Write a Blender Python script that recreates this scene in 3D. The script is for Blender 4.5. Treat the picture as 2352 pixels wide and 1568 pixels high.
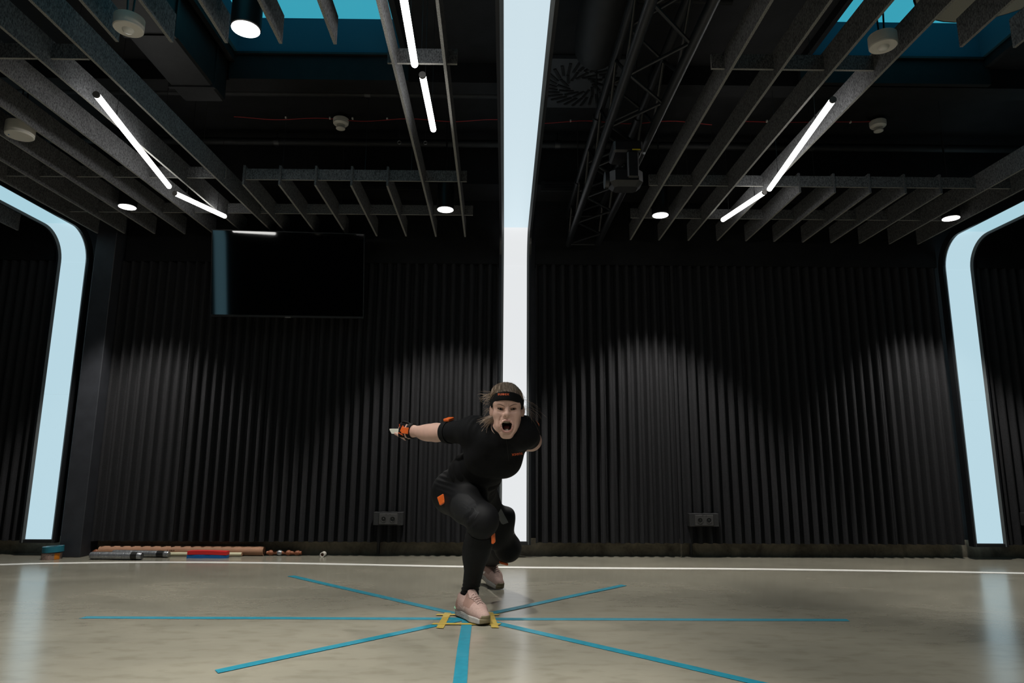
import bpy, math, random
import numpy as np
from mathutils import Vector, Matrix, Euler

# ------------------------------------------------------------------ scene
for o in list(bpy.data.objects):
    bpy.data.objects.remove(o, do_unlink=True)
scene = bpy.context.scene
COL = scene.collection
rnd = random.Random(7)
R = math.radians

# ------------------------------------------------------------------ camera
cam_data = bpy.data.cameras.new('camera')
cam = bpy.data.objects.new('camera', cam_data)
COL.objects.link(cam)
cam_data.sensor_width = 36.0
cam_data.lens = 36.0 * 1550.0 / 2352.0
cam_data.clip_start = 0.05
cam_data.clip_end = 60
TILT = math.atan(282.0 / 1550.0)
YAW = math.atan(16.0 / math.hypot(1550.0, 282.0))
ROLL = R(0.32)
fwd = Vector((math.sin(YAW) * math.cos(TILT), math.cos(YAW) * math.cos(TILT), math.sin(TILT)))
rt0 = Vector((math.cos(YAW), -math.sin(YAW), 0))
up0 = rt0.cross(fwd)
rt = rt0 * math.cos(ROLL) + up0 * math.sin(ROLL)
up = up0 * math.cos(ROLL) - rt0 * math.sin(ROLL)
m = Matrix((rt, up, -fwd)).transposed().to_4x4()
m.translation = Vector((0, 0, 0.72))
cam.matrix_world = m
scene.camera = cam

# ------------------------------------------------------------------ world and exposure
world = bpy.data.worlds.new('world')
scene.world = world
world.use_nodes = True
world.node_tree.nodes['Background'].inputs[0].default_value = (0.5, 0.6, 0.7, 1)
world.node_tree.nodes['Background'].inputs[1].default_value = 0.0
vs = scene.view_settings
vs.view_transform = 'Standard'
vs.look = 'None'
vs.gamma = 1.0
vs.use_curve_mapping = False
vs.exposure = 0.0

SPOT_POWER = 205.0        # each ceiling downlight

# ------------------------------------------------------------------ materials
def srgb(r, g, b):
    f = lambda c: (c / 255 / 12.92) if c / 255 <= 0.04045 else ((c / 255 + 0.055) / 1.055) ** 2.4
    return (f(r), f(g), f(b), 1)

def mat(name, col, rough=0.6, metal=0.0, spec=0.5, noise=0.0, nscale=40.0, bump=0.0, bscale=None,
        stretch=(1, 1, 1), coat=0.0, sheen=0.0, col2=None, detail=3.0, contrast=0.0):
    m = bpy.data.materials.new(name)
    m.use_nodes = True
    nt = m.node_tree
    b = nt.nodes['Principled BSDF']
    c = tuple(col)[:3] + (1,)
    b.inputs['Base Color'].default_value = c
    b.inputs['Roughness'].default_value = rough
    b.inputs['Metallic'].default_value = metal
    b.inputs['Specular IOR Level'].default_value = spec
    b.inputs['Coat Weight'].default_value = coat
    b.inputs['Sheen Weight'].default_value = sheen
    if noise > 0 or bump > 0 or col2:
        tc = nt.nodes.new('ShaderNodeTexCoord')
        mp = nt.nodes.new('ShaderNodeMapping')
        mp.inputs['Scale'].default_value = stretch
        nt.links.new(tc.outputs['Object'], mp.inputs['Vector'])
        nz = nt.nodes.new('ShaderNodeTexNoise')
        nz.inputs['Scale'].default_value = nscale
        nz.inputs['Detail'].default_value = detail
        nt.links.new(mp.outputs['Vector'], nz.inputs['Vector'])
        if noise > 0 or col2:
            rp = nt.nodes.new('ShaderNodeValToRGB')
            lo = max(0.0, 0.32 + contrast); hi = min(1.0, 0.68 - contrast)
            rp.color_ramp.elements[0].position = lo
            rp.color_ramp.elements[1].position = hi
            if col2:
                rp.color_ramp.elements[0].color = c
                rp.color_ramp.elements[1].color = tuple(col2)[:3] + (1,)
            else:
                rp.color_ramp.elements[0].color = tuple(x * (1 - noise) for x in c[:3]) + (1,)
                rp.color_ramp.elements[1].color = tuple(x * (1 + noise) for x in c[:3]) + (1,)
            nt.links.new(nz.outputs['Fac'], rp.inputs['Fac'])
            nt.links.new(rp.outputs['Color'], b.inputs['Base Color'])
        if bump > 0:
            src = nz
            if bscale:
                src = nt.nodes.new('ShaderNodeTexNoise')
                src.inputs['Scale'].default_value = bscale
                src.inputs['Detail'].default_value = 3
                nt.links.new(mp.outputs['Vector'], src.inputs['Vector'])
            bp = nt.nodes.new('ShaderNodeBump')
            bp.inputs['Strength'].default_value = bump
            bp.inputs['Distance'].default_value = 0.004
            nt.links.new(src.outputs['Fac'], bp.inputs['Height'])
            nt.links.new(bp.outputs['Normal'], b.inputs['Normal'])
    return m

def emis(name, col, strength=1.0):
    m = bpy.data.materials.new(name)
    m.use_nodes = True
    b = m.node_tree.nodes['Principled BSDF']
    b.inputs['Base Color'].default_value = (0.02, 0.02, 0.02, 1)
    b.inputs['Roughness'].default_value = 0.4
    b.inputs['Emission Color'].default_value = tuple(col)[:3] + (1,)
    b.inputs['Emission Strength'].default_value = strength
    return m

M = {}
M['felt_wall'] = mat('felt_wall', (0.021, 0.021, 0.023), 0.95, spec=0.15, noise=0.75, nscale=420, bump=0.5, detail=4)
M['felt_baffle'] = mat('felt_baffle', (0.118, 0.119, 0.124), 0.95, spec=0.1, noise=0.6, nscale=210, bump=0.3, stretch=(1, 1, 0.45), detail=4)
M['felt_edge'] = mat('felt_edge', (0.21, 0.208, 0.195), 0.95, spec=0.1, noise=0.5, nscale=260, bump=0.3, detail=4)
M['black_paint'] = mat('black_paint', (0.0045, 0.0047, 0.0053), 0.75, spec=0.25, noise=0.4, nscale=9, bump=0.25, bscale=60)
M['column_paint'] = mat('column_paint', (0.028, 0.030, 0.036), 0.5, spec=0.4, noise=0.15, nscale=12)
M['black_metal'] = mat('black_metal', (0.008, 0.008, 0.009), 0.42, spec=0.5)
M['truss_black'] = mat('truss_black', (0.008, 0.009, 0.011), 0.42, spec=0.5)
M['frame_black'] = mat('frame_black', (0.012, 0.013, 0.015), 0.3, spec=0.5)
M['lip_grey'] = mat('lip_grey', (0.085, 0.092, 0.095), 0.5, spec=0.4)
M['duct'] = mat('duct', (0.008, 0.0085, 0.009), 0.6, spec=0.3, noise=0.3, nscale=20)
M['white_plastic'] = mat('white_plastic', srgb(205, 200, 190), 0.45, spec=0.4)
M['grey_plastic'] = mat('grey_plastic', srgb(95, 92, 90), 0.5)
M['lens_plastic'] = mat('lens_plastic', srgb(225, 222, 214), 0.25, spec=0.5)
M['screen'] = mat('screen', (0.0010, 0.0011, 0.0014), 0.04, spec=1.0)
M['red_cable'] = mat('red_cable', srgb(150, 30, 30), 0.5)
M['cable'] = mat('cable', (0.006, 0.006, 0.006), 0.5)
M['wire'] = mat('wire', (0.05, 0.05, 0.05), 0.4, metal=0.6)
M['tube_glow'] = emis('tube_glow', (1.0, 0.985, 0.95), 9.0)
M['mouth_glow'] = emis('mouth_glow', (1.0, 0.99, 0.96), 5.0)
M['strip_white'] = emis('strip_white', (0.775, 0.795, 0.81), 1.0)
M['strip_pale'] = emis('strip_pale', (0.60, 0.735, 0.80), 1.0)
M['strip_cyan'] = emis('strip_cyan', (0.48, 0.675, 0.76), 1.0)
M['strip_cyan_ceiling'] = emis('strip_cyan_ceiling', (0.40, 0.63, 0.72), 1.0)
M['strip_far'] = emis('strip_far', (0.26, 0.55, 0.68), 1.0)
M['recess_glow'] = emis('recess_glow', (0.036, 0.315, 0.42), 1.1)
M['recess_wall'] = mat('recess_wall', (0.020, 0.085, 0.125), 0.9, spec=0.1)
M['tape_blue'] = mat('tape_blue', (0.011, 0.150, 0.21), 0.45, noise=0.12, nscale=30, bump=0.1)
M['tape_yellow'] = mat('tape_yellow', (0.30, 0.218, 0.045), 0.5, noise=0.12, nscale=30)
M['white_line'] = mat('white_line', (0.62, 0.61, 0.58), 0.5, noise=0.06, nscale=6)
M['cardboard'] = mat('cardboard', srgb(160, 118, 92), 0.8, noise=0.08, nscale=14)
M['cork_core'] = mat('cork_core', srgb(90, 60, 45), 0.9)
M['pale_wood'] = mat('pale_wood', srgb(196, 190, 160), 0.6)
M['duct_tape'] = mat('duct_tape', (0.33, 0.34, 0.36), 0.33, metal=0.75, noise=0.2, nscale=30, bump=0.6, bscale=45, stretch=(2.5, 1, 1))
M['black_tape'] = mat('black_tape', (0.01, 0.01, 0.01), 0.35)
M['red_foam'] = mat('red_foam', srgb(205, 30, 34), 0.6)
M['blue_foam'] = mat('blue_foam', srgb(0, 95, 160), 0.6)
M['brown_wood'] = mat('brown_wood', srgb(132, 76, 48), 0.5, noise=0.2, nscale=20)
M['orange_card'] = mat('orange_card', srgb(205, 120, 20), 0.6)
M['printed_card'] = mat('printed_card', srgb(150, 125, 115), 0.7, noise=0.35, nscale=90)
M['white_print'] = mat('white_print', srgb(200, 200, 200), 0.6)
M['red_print'] = mat('red_print', srgb(150, 40, 60), 0.6)
M['yellow_mark'] = mat('yellow_mark', srgb(190, 170, 20), 0.5)
M['steel'] = mat('steel', (0.5, 0.5, 0.5), 0.3, metal=1.0)
M['outlet'] = mat('outlet', (0.055, 0.053, 0.053), 0.38, spec=0.5)
M['outlet_dark'] = mat('outlet_dark', (0.008, 0.008, 0.008), 0.35)
M['outlet_box'] = mat('outlet_box', (0.016, 0.016, 0.017), 0.7, noise=0.3, nscale=60)

def concrete(name, c1, c2, rough, scale, stretch, spots=False, reflect=0.5):
    m = bpy.data.materials.new(name); m.use_nodes = True
    nt = m.node_tree; b = nt.nodes['Principled BSDF']
    tc = nt.nodes.new('ShaderNodeTexCoord'); mp = nt.nodes.new('ShaderNodeMapping')
    mp.inputs['Scale'].default_value = stretch
    nt.links.new(tc.outputs['Object'], mp.inputs['Vector'])
    n1 = nt.nodes.new('ShaderNodeTexNoise'); n1.inputs['Scale'].default_value = scale
    n1.inputs['Detail'].default_value = 7; n1.inputs['Roughness'].default_value = 0.62
    n1.inputs['Distortion'].default_value = 0.7
    nt.links.new(mp.outputs['Vector'], n1.inputs['Vector'])
    rp = nt.nodes.new('ShaderNodeValToRGB')
    rp.color_ramp.elements[0].position = 0.33; rp.color_ramp.elements[0].color = tuple(c1) + (1,)
    rp.color_ramp.elements[1].position = 0.66; rp.color_ramp.elements[1].color = tuple(c2) + (1,)
    nt.links.new(n1.outputs['Fac'], rp.inputs['Fac'])
    last = rp.outputs['Color']
    n2 = nt.nodes.new('ShaderNodeTexNoise'); n2.inputs['Scale'].default_value = scale * 9
    n2.inputs['Detail'].default_value = 5
    nt.links.new(mp.outputs['Vector'], n2.inputs['Vector'])
    r2 = nt.nodes.new('ShaderNodeValToRGB')
    r2.color_ramp.elements[0].position = 0.30; r2.color_ramp.elements[0].color = (0.80, 0.79, 0.77, 1)
    r2.color_ramp.elements[1].position = 0.50; r2.color_ramp.elements[1].color = (1, 1, 1, 1)
    nt.links.new(n2.outputs['Fac'], r2.inputs['Fac'])
    mx = nt.nodes.new('ShaderNodeMix'); mx.data_type = 'RGBA'; mx.blend_type = 'MULTIPLY'
    mx.inputs['Factor'].default_value = 0.8
    nt.links.new(last, mx.inputs['A']); nt.links.new(r2.outputs['Color'], mx.inputs['B'])
    last = mx.outputs['Result']
    nt.links.new(last, b.inputs['Base Color'])
    rr = nt.nodes.new('ShaderNodeMapRange')
    rr.inputs['To Min'].default_value = rough - 0.03; rr.inputs['To Max'].default_value = rough + 0.05
    nt.links.new(n1.outputs['Fac'], rr.inputs['Value'])
    nt.links.new(rr.outputs['Result'], b.inputs['Roughness'])
    b.inputs['Specular IOR Level'].default_value = reflect
    bp = nt.nodes.new('ShaderNodeBump'); bp.inputs['Strength'].default_value = 0.0; bp.inputs['Distance'].default_value = 0.002
    nt.links.new(n2.outputs['Fac'], bp.inputs['Height']); nt.links.new(bp.outputs['Normal'], b.inputs['Normal'])
    return m

M['floor'] = concrete('floor_concrete', (0.178, 0.168, 0.135), (0.226, 0.212, 0.169), 0.21, 1.3, (0.7, 1.5, 1), reflect=0.6)
M['base_concrete'] = concrete('base_concrete', (0.08, 0.07, 0.054), (0.27, 0.235, 0.175), 0.8, 5.0, (1, 1, 1), reflect=0.2)

# ------------------------------------------------------------------ mesh builder
class MB:
    def __init__(s):
        s.v = []; s.f = []; s.mi = []; s.cur = 0
    def add(s, vs, fs):
        n = len(s.v)
        s.v += [tuple(v) for v in vs]
        for f in fs:
            s.f.append([i + n for i in f]); s.mi.append(s.cur)
        return s
    def box(s, x0, x1, y0, y1, z0, z1):
        return s.add([(x0, y0, z0), (x1, y0, z0), (x1, y1, z0), (x0, y1, z0), (x0, y0, z1), (x1, y0, z1), (x1, y1, z1), (x0, y1, z1)],
                     [(0, 3, 2, 1), (4, 5, 6, 7), (0, 1, 5, 4), (1, 2, 6, 5), (2, 3, 7, 6), (3, 0, 4, 7)])
    def bbox(s, x0, x1, y0, y1, z0, z1, b):
        """box with chamfered vertical and horizontal edges (all edges cut by b)"""
        pts = []
        for zz, ins in ((z0, b), (z0 + b, 0), (z1 - b, 0), (z1, b)):
            xa, xb, ya, yb = x0 + ins, x1 - ins, y0 + ins, y1 - ins
            c = b if ins == 0 else b * 0.6
            pts.append([(xa + c, ya, zz), (xb - c, ya, zz), (xb, ya + c, zz), (xb, yb - c, zz), (xb - c, yb, zz), (xa + c, yb, zz), (xa, yb - c, zz), (xa, ya + c, zz)])
        vs = [p for r in pts for p in r]; fs = []
        for k in range(3):
            for i in range(8):
                j = (i + 1) % 8
                fs.append((k * 8 + i, k * 8 + j, k * 8 + 8 + j, k * 8 + 8 + i))
        fs.append(tuple(range(7, -1, -1))); fs.append(tuple(range(24, 32)))
        return s.add(vs, fs)
    def tube(s, pts, r, n=10, cap=True, radii=None):
        pts = [Vector(p) for p in pts]
        k = len(pts); rings = []
        t0 = (pts[1] - pts[0]).normalized()
        ref = Vector((0, 0, 1)) if abs(t0.z) < 0.9 else Vector((1, 0, 0))
        a = t0.cross(ref).normalized()
        vs = []
        for i, p in enumerate(pts):
            if i == 0: t = pts[1] - pts[0]
            elif i == k - 1: t = pts[-1] - pts[-2]
            else: t = (pts[i + 1] - pts[i]).normalized() + (pts[i] - pts[i - 1]).normalized()
            t.normalize()
            a = (a - t * a.dot(t)).normalized(); b = t.cross(a)
            rr = radii[i] if radii else r
            for q in range(n):
                an = 2 * math.pi * q / n
                vs.append(p + a * (rr * math.cos(an)) + b * (rr * math.sin(an)))
        fs = []
        for i in range(k - 1):
            for q in range(n):
                w = (q + 1) % n
                fs.append((i * n + q, i * n + w, (i + 1) * n + w, (i + 1) * n + q))
        if cap:
            fs.append(tuple(range(n - 1, -1, -1))); fs.append(tuple((k - 1) * n + q for q in range(n)))
        return s.add(vs, fs)
    def lathe(s, prof, n=24, c=(0, 0, 0), closed=True):
        """prof = [(r, z)...] around the z axis through c"""
        vs = []; fs = []
        for r, z in prof:
            for q in range(n):
                an = 2 * math.pi * q / n
                vs.append((c[0] + r * math.cos(an), c[1] + r * math.sin(an), c[2] + z))
        for i in range(len(prof) - 1):
            for q in range(n):
                w = (q + 1) % n
                fs.append((i * n + q, i * n + w, (i + 1) * n + w, (i + 1) * n + q))
        if closed:
            fs.append(tuple(range(n - 1, -1, -1))); k = len(prof) - 1
            fs.append(tuple(k * n + q for q in range(n)))
        return s.add(vs, fs)
    def prism(s, poly, z0, z1):
        n = len(poly)
        vs = [(x, y, z0) for x, y in poly] + [(x, y, z1) for x, y in poly]
        fs = [tuple(range(n - 1, -1, -1)), tuple(range(n, 2 * n))]
        for i in range(n):
            j = (i + 1) % n; fs.append((i, j, n + j, n + i))
        return s.add(vs, fs)
    def xf(s, mtx):
        s.v = [tuple(mtx @ Vector(v)) for v in s.v]; return s
    def mesh(s, name, mats, smooth=False):
        me = bpy.data.meshes.new(name)
        me.from_pydata(s.v, [], s.f)
        for m in (mats if isinstance(mats, (list, tuple)) else [mats]):
            me.materials.append(m)
        for p, i in zip(me.polygons, s.mi):
            p.material_index = i; p.use_smooth = smooth
        me.update()
        return me
    def build(s, name, mats, parent=None, smooth=False, loc=None):
        o = bpy.data.objects.new(name, s.mesh(name, mats, smooth))
        COL.objects.link(o)
        if parent: o.parent = parent
        if loc: o.location = loc
        if smooth: autosmooth(o)
        return o

def autosmooth(o, ang=40):
    me = o.data
    try:
        me.set_sharp_from_angle(angle=R(ang))
    except Exception:
        pass

def tag(o, label=None, cat=None, group=None, kind=None):
    if label: o['label'] = label
    if cat: o['category'] = cat
    if group: o['group'] = group
    if kind: o['kind'] = kind
    return o

def empty(name, loc=(0, 0, 0), rz=0.0):
    o = bpy.data.objects.new(name, None)
    o.empty_display_size = 0.1
    COL.objects.link(o)
    o.location = loc; o.rotation_euler = (0, 0, rz)
    return o

def linked(name, me, parent, loc=(0, 0, 0), rot=(0, 0, 0)):
    o = bpy.data.objects.new(name, me); COL.objects.link(o)
    o.parent = parent; o.location = loc; o.rotation_euler = rot
    return o

# ------------------------------------------------------------------ the room shell
YW = 5.655            # face of the concrete plinth of the back wall
ZC = 3.30            # underside of the ceiling slab
XL, XR, YF = -6.2, 6.2, -2.6
ZB = 2.595           # underside of the felt baffles

tag(MB().box(XL, XR, YF, YW + 0.2, -0.1, 0.0).build('floor', M['floor']), kind='structure')
wb = tag(MB().box(XL, XR, YW + 0.0, YW + 0.2, 0.0, 3.9).build('wall_back', M['black_paint']), kind='structure')
bb = tag(MB().box(XL, XR, YW - 0.012, YW, 0.0, 0.135).build('baseboard_back', M['base_concrete']), kind='structure')
tag(MB().box(XL - 0.2, XL, YF, YW + 0.2, 0, 3.9).build('wall_left', M['black_paint']), kind='structure')
tag(MB().box(XR, XR + 0.2, YF, YW + 0.2, 0, 3.9).build('wall_right', M['black_paint']), kind='structure')
tag(MB().box(XL - 0.2, XR + 0.2, YF - 0.2, YF, 0, 3.9).build('wall_front', M['black_paint']), kind='structure')
# ceiling slab with two rectangular openings (luminous recesses)
RL = (-1.74, -0.66, 1.2, 3.95)      # left recess x0,x1,y0,y1
RR = (1.9, 3.06, 1.2, 3.92)         # right recess
cb = MB()
ys = [YF, 1.2, 3.935, YW]
cb.box(XL, XR, YF, 1.2, ZC, 3.9)
cb.box(XL, XR, 3.95, YW, ZC, 3.9)
for xa, xb in ((XL, RL[0]), (RL[1], RR[0]), (RR[1], XR)):
    cb.box(xa, xb, 1.2, 3.95, ZC, 3.9)
ceil = tag(cb.build('ceiling', M['black_paint']), kind='structure')

# pillar at the left of the wall
tag(MB().bbox(-3.415, -3.250, 5.42, YW - 0.012, 0.0, ZC, 0.004).build('wall_pillar', M['column_paint']), kind='structure')

# corrugated felt panels on the back wall (parts of the wall)
PER = 0.0775
def felt_panel(x0, x1, z0=0.108, z1=2.395):
    n = max(2, int(round((x1 - x0) / PER * 12)))
    A = 0.027; yc = 5.560; th = 0.010
    fr = []; bk = []
    for i in range(n + 1):
        x = x0 + (x1 - x0) * i / n
        s_ = math.tanh(2.0 * math.sin(2 * math.pi * x / PER)) / math.tanh(2.0)
        y = yc - A * s_
        fr.append((x, y)); bk.append((x, y + th))
    vs = [(x, y, z0) for x, y in fr] + [(x, y, z1) for x, y in fr] + [(x, y, z0) for x, y in bk] + [(x, y, z1) for x, y in bk]
    N = n + 1; fs = []
    for i in range(n):
        fs.append((i, i + 1, N + i + 1, N + i))
        fs.append((2 * N + i + 1, 2 * N + i, 3 * N + i, 3 * N + i + 1))
        fs.append((i + 1, i, 2 * N + i, 2 * N + i + 1))
        fs.append((N + i, N + i + 1, 3 * N + i + 1, 3 * N + i))
    fs.append((0, N, 3 * N, 2 * N)); fs.append((n, 2 * N + n, 3 * N + n, N + n))
    o = MB().add(vs, fs).build('felt_panel', M['felt_wall'], wb, smooth=True)
    return o
for a, b in ((XL + 0.05, -3.80), (-3.245, -0.062), (0.252, 3.695), (4.035, XR - 0.05)):
    k = max(1, int(round((b - a) / (PER * 8))))
    for i in range(k):
        felt_panel(a + (b - a) * i / k + 0.0015, a + (b - a) * (i + 1) / k - 0.0015)
# upper wall band boards above the felt
for i, (a, b) in enumerate(((XL + 0.02, -3.82), (-3.22, -0.06), (0.25, 3.69), (4.04, XR - 0.02))):
    MB().box(a, b, 5.528, YW, 2.397, ZC - 0.01).build('upper_panel', M['black_paint'], wb)

# ------------------------------------------------------------------ luminous strips: wall, bend, ceiling and down the front wall
def strip_ribbon(x0, x1, path, inset=0.0):
    vs = []; fs = []
    for y, z in path:
        vs += [(x0, y, z), (x1, y, z)]
    for i in range(len(path) - 1):
        fs.append((2 * i, 2 * i + 1, 2 * i + 3, 2 * i + 2))
    return vs, fs

def light_strip(xa, xb, label, mw, mb_, mc):
    root = empty('light_strip', ((xa + xb) / 2, 5.5, 0))
    tag(root, label, 'light')
    ox, oy = (xa + xb) / 2, 5.5
    YS = 5.50; ZS = 2.62; RB = 0.25
    wall = [(YS, 0.125), (YS, ZS - RB + 0.03 - 0.03)]
    bend = [(YS - RB + RB * math.cos(t), ZS - RB + RB * math.sin(t)) for t in [math.pi / 2 * i / 12 for i in range(13)]]
    YE = YF + 0.12
    def ribbon(path, nm, mt, th=0.012):
        mbx = MB()
        # front surface and back surface
        k = len(path)
        nor = []
        for i in range(k):
            a = path[max(0, i - 1)]; b = path[min(k - 1, i + 1)]
            ty, tz = b[0] - a[0], b[1] - a[1]; L = math.hypot(ty, tz)
            nor.append((tz / L, -ty / L))
        vs = []
        for (y, z), (ny, nz) in zip(path, nor):
            vs += [(xa - ox, y - oy, z), (xb - ox, y - oy, z), (xa - ox, y + ny * th - oy, z + nz * th), (xb - ox, y + ny * th - oy, z + nz * th)]
        fs = []
        for i in range(k - 1):
            p, q = 4 * i, 4 * i + 4
            fs += [(p, p + 1, q + 1, q), (p + 3, p + 2, q + 2, q + 3), (p + 2, p, q, q + 2), (p + 1, p + 3, q + 3, q + 1)]
        fs += [(0, 2, 3, 1), (4 * k - 4, 4 * k - 3, 4 * k - 1, 4 * k - 2)]
        mbx.add(vs, fs)
        return mbx.build(nm, mt, root, smooth=True)
    g = 0.0015
    ribbon([(YS, 0.125), (YS, 1.26 - g)], 'wall_diffuser', mw)
    ribbon([(YS, 1.26), (YS, ZS - RB - g)], 'wall_diffuser', mw)
    ribbon(bend, 'bend_diffuser', mb_)
    yy = YS - RB - g
    while yy > YF + 0.4:
        y2 = max(yy - 1.2, YF + 0.38)
        ribbon([(yy, ZS), (y2 + g, ZS)], 'ceiling_diffuser', mc)
        yy = y2
        if yy <= YF + 0.38: break
    y0 = YF + 0.13
    fb = [(y0 + RB - RB * math.sin(t), ZS - RB + RB * math.cos(t)) for t in [math.pi / 2 * i / 10 for i in range(11)]]
    ribbon([(y0 + RB, ZS)] + fb[1:] + [(y0, 0.125)], 'far_diffuser', M['strip_far'])
    # black side frames, standing a little proud of the diffuser
    full = [(YS, 0.10), (YS, ZS - RB)] + bend[1:] + [(YS - RB - 0.5, ZS), (y0 + RB, ZS)] + fb[1:] + [(y0, 0.10)]
    for s_ in (-1, 1):
        xe = xa if s_ < 0 else xb
        w = 0.034
        mbx = MB(); k = len(full); vs = []; fs = []
        for i in range(k):
            a = full[max(0, i - 1)]; b = full[min(k - 1, i + 1)]
            ty, tz = b[0] - a[0], b[1] - a[1]; L = math.hypot(ty, tz)
            ny, nz = tz / L, -ty / L
            y, z = full[i]
            for dx, dn in ((s_ * 0.0172, 0.0), (s_ * 0.0172, -0.014), (s_ * w, -0.012), (s_ * w, 0.05), (s_ * 0.0172, 0.05)):
                vs.append((xe + s_ * 0.0012 + dx - ox, y + ny * dn - oy, z + nz * dn))
        for i in range(k - 1):
            for q in range(5):
                w2 = (q + 1) % 5
                f = (i * 5 + q, i * 5 + w2, (i + 1) * 5 + w2, (i + 1) * 5 + q)
                fs.append(f if s_ > 0 else f[::-1])
        fs.append((0, 1, 2, 3, 4)); fs.append(tuple((k - 1) * 5 + q for q in (4, 3, 2, 1, 0)))
        mbx.add(vs, fs).build('side_frame', M['frame_black'], root)
        vs = []; fs = []
        for i in range(k):
            a = full[max(0, i - 1)]; b = full[min(k - 1, i + 1)]
            ty, tz = b[0] - a[0], b[1] - a[1]; L = math.hypot(ty, tz)
            ny, nz = tz / L, -ty / L
            y, z = full[i]
            for dx, dn in ((0, 0.004), (0, -0.001), (s_ * 0.0168, -0.0135), (s_ * 0.0168, 0.004)):
                vs.append((xe + s_ * 0.0012 + dx - ox, y + ny * dn - oy, z + nz * dn))
        for i in range(k - 1):
            for q in range(4):
                w2 = (q + 1) % 4
                f = (i * 4 + q, i * 4 + w2, (i + 1) * 4 + w2, (i + 1) * 4 + q)
                fs.append(f if s_ > 0 else f[::-1])
        MB().add(vs, fs).build('inner_lip', M['lip_grey'], root)  # lip greyed and sloped to show the strip's light on the black frame
    MB().box(xa - ox - 0.034, xb - ox + 0.034, -0.008, 0.05, 0.098, 0.122).build('end_cap', M['frame_black'], root)
    return root
light_strip(-3.735, -3.533, 'pale cyan light strip bending from wall to ceiling beside the dark pillar', M['strip_cyan'], M['strip_cyan'], M['strip_cyan_ceiling'])
light_strip(-0.017, 0.178, 'bright white light strip running up the wall and over the ceiling behind the person', M['strip_white'], M['strip_white'], M['strip_pale'])
light_strip(3.748, 3.955, 'pale cyan light strip at the right end of the back wall', M['strip_cyan'], M['strip_cyan'], M['strip_cyan_ceiling'])

# ------------------------------------------------------------------ luminous recesses in the ceiling
def recess(x0, x1, y0, y1, label, zt=3.555):
    root = empty('ceiling_light_box', ((x0 + x1) / 2, y1, ZC)); tag(root, label, 'light box')
    ox, oy = (x0 + x1) / 2, y1
    t = 0.02
    def bx(nm, mt, xa, xb, ya, yb, za, zb):
        return MB().box(xa - ox, xb - ox, ya - oy, yb - oy, za - ZC, zb - ZC).build(nm, mt, root)
    bx('side_wall', M['recess_wall'], x0, x1, y1 - t, y1, ZC, zt)
    bx('side_wall', M['recess_wall'], x0, x1, y0, y0 + t, ZC, zt)
    bx('side_wall', M['recess_wall'], x0, x0 + t, y0 + t, y1 - t, ZC, zt)
    bx('side_wall', M['recess_wall'], x1 - t, x1, y0 + t, y1 - t, ZC, zt)
    k = 8; yy = y1 - t
    while yy > y0 + t + 0.01:
        ya = max(yy - 0.34, y0 + t)
        bx('glowing_panel', M['recess_glow'], x0 + t, x1 - t, ya + 0.004, yy - 0.004, zt - 0.012, zt)
        yy = ya
    # frame hanging below the slab
    fz = 3.12
    bx('frame_rail', M['black_paint'], x0 - 0.03, x1 + 0.03, y1 - 0.012, y1 + 0.02, fz, ZC - 0.002)
    bx('frame_rail', M['black_paint'], x0 - 0.03, x0, y0, y1 - 0.013, ZC - 0.06, ZC - 0.002)
    bx('frame_rail', M['black_paint'], x1, x1 + 0.03, y0, y1 - 0.013, ZC - 0.06, ZC - 0.002)
    bx('edge_trim', M['duct'], x0, x1, y1 - 0.03, y1 - 0.013, ZC - 0.012, ZC + 0.002)
    return root
recess(*RL, 'glowing cyan ceiling recess above the baffles on the left')
recess(*RR, 'glowing cyan ceiling recess above the baffles on the right')

# ------------------------------------------------------------------ felt baffle rafts
def baffle_mesh(L, holes=()):
    """board along +y from 0 to L, 14 mm thick, 142 mm tall; lighter material 1 on the bottom and top"""
    t = 0.007; h = 0.142
    b = MB()
    b.add([(-t, 0, 0), (t, 0, 0), (t, L, 0), (-t, L, 0), (-t, 0, h), (t, 0, h), (t, L, h), (-t, L, h)], [])
    sides = [((3, 0, 4, 7), 0), ((1, 2, 6, 5), 0), ((0, 3, 2, 1), 1), ((4, 5, 6, 7), 1), ((0, 1, 5, 4), 0), ((2, 3, 7, 6), 0)]
    for f, mi in sides:
        b.f.append(list(f)); b.mi.append(mi)
    return b.mesh('baffle', [M['felt_baffle'], M['felt_edge']])
_bm = {}
def baffle(root, x, ya, yb, slope=0.0, yref=4.0):
    L = round(yb - ya, 3)
    if L not in _bm: _bm[L] = baffle_mesh(L)
    xs = x + slope * (ya - yref)
    o = linked('baffle', _bm[L], root, (xs - root.location.x, ya - root.location.y, 0), (0, 0, -math.atan(slope)))
    return o
def cross_bar(root, xa, xb, y, slope=0.0):
    # material 1 on the lower edge
    z0, z1, t = 0.046, 0.124, 0.007
    b = MB()
    b.add([(xa, y - t, z0), (xb, y - t, z0), (xb, y + t, z0), (xa, y + t, z0), (xa, y - t, z1), (xb, y - t, z1), (xb, y + t, z1), (xa, y + t, z1)], [])
    for f, mi in [((0, 1, 5, 4), 0), ((2, 3, 7, 6), 0), ((0, 3, 2, 1), 1), ((4, 5, 6, 7), 1), ((3, 0, 4, 7), 1), ((1, 2, 6, 5), 1)]:
        b.f.append(list(f)); b.mi.append(mi)
    b.v = [(v[0] - root.location.x, v[1] - root.location.y, v[2]) for v in b.v]
    return b.build('cross_bar', [M['felt_baffle'], M['felt_edge']], root)
def hang_wires(root, pts, ztop=ZC):
    for x, y in pts:
        MB().tube([(x - root.location.x, y - root.location.y, 0.12), (x - root.location.x, y - root.location.y, ztop - ZB)], 0.0013, 5).build('hanging_wire', M['wire'], root)

YN = -1.6
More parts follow.
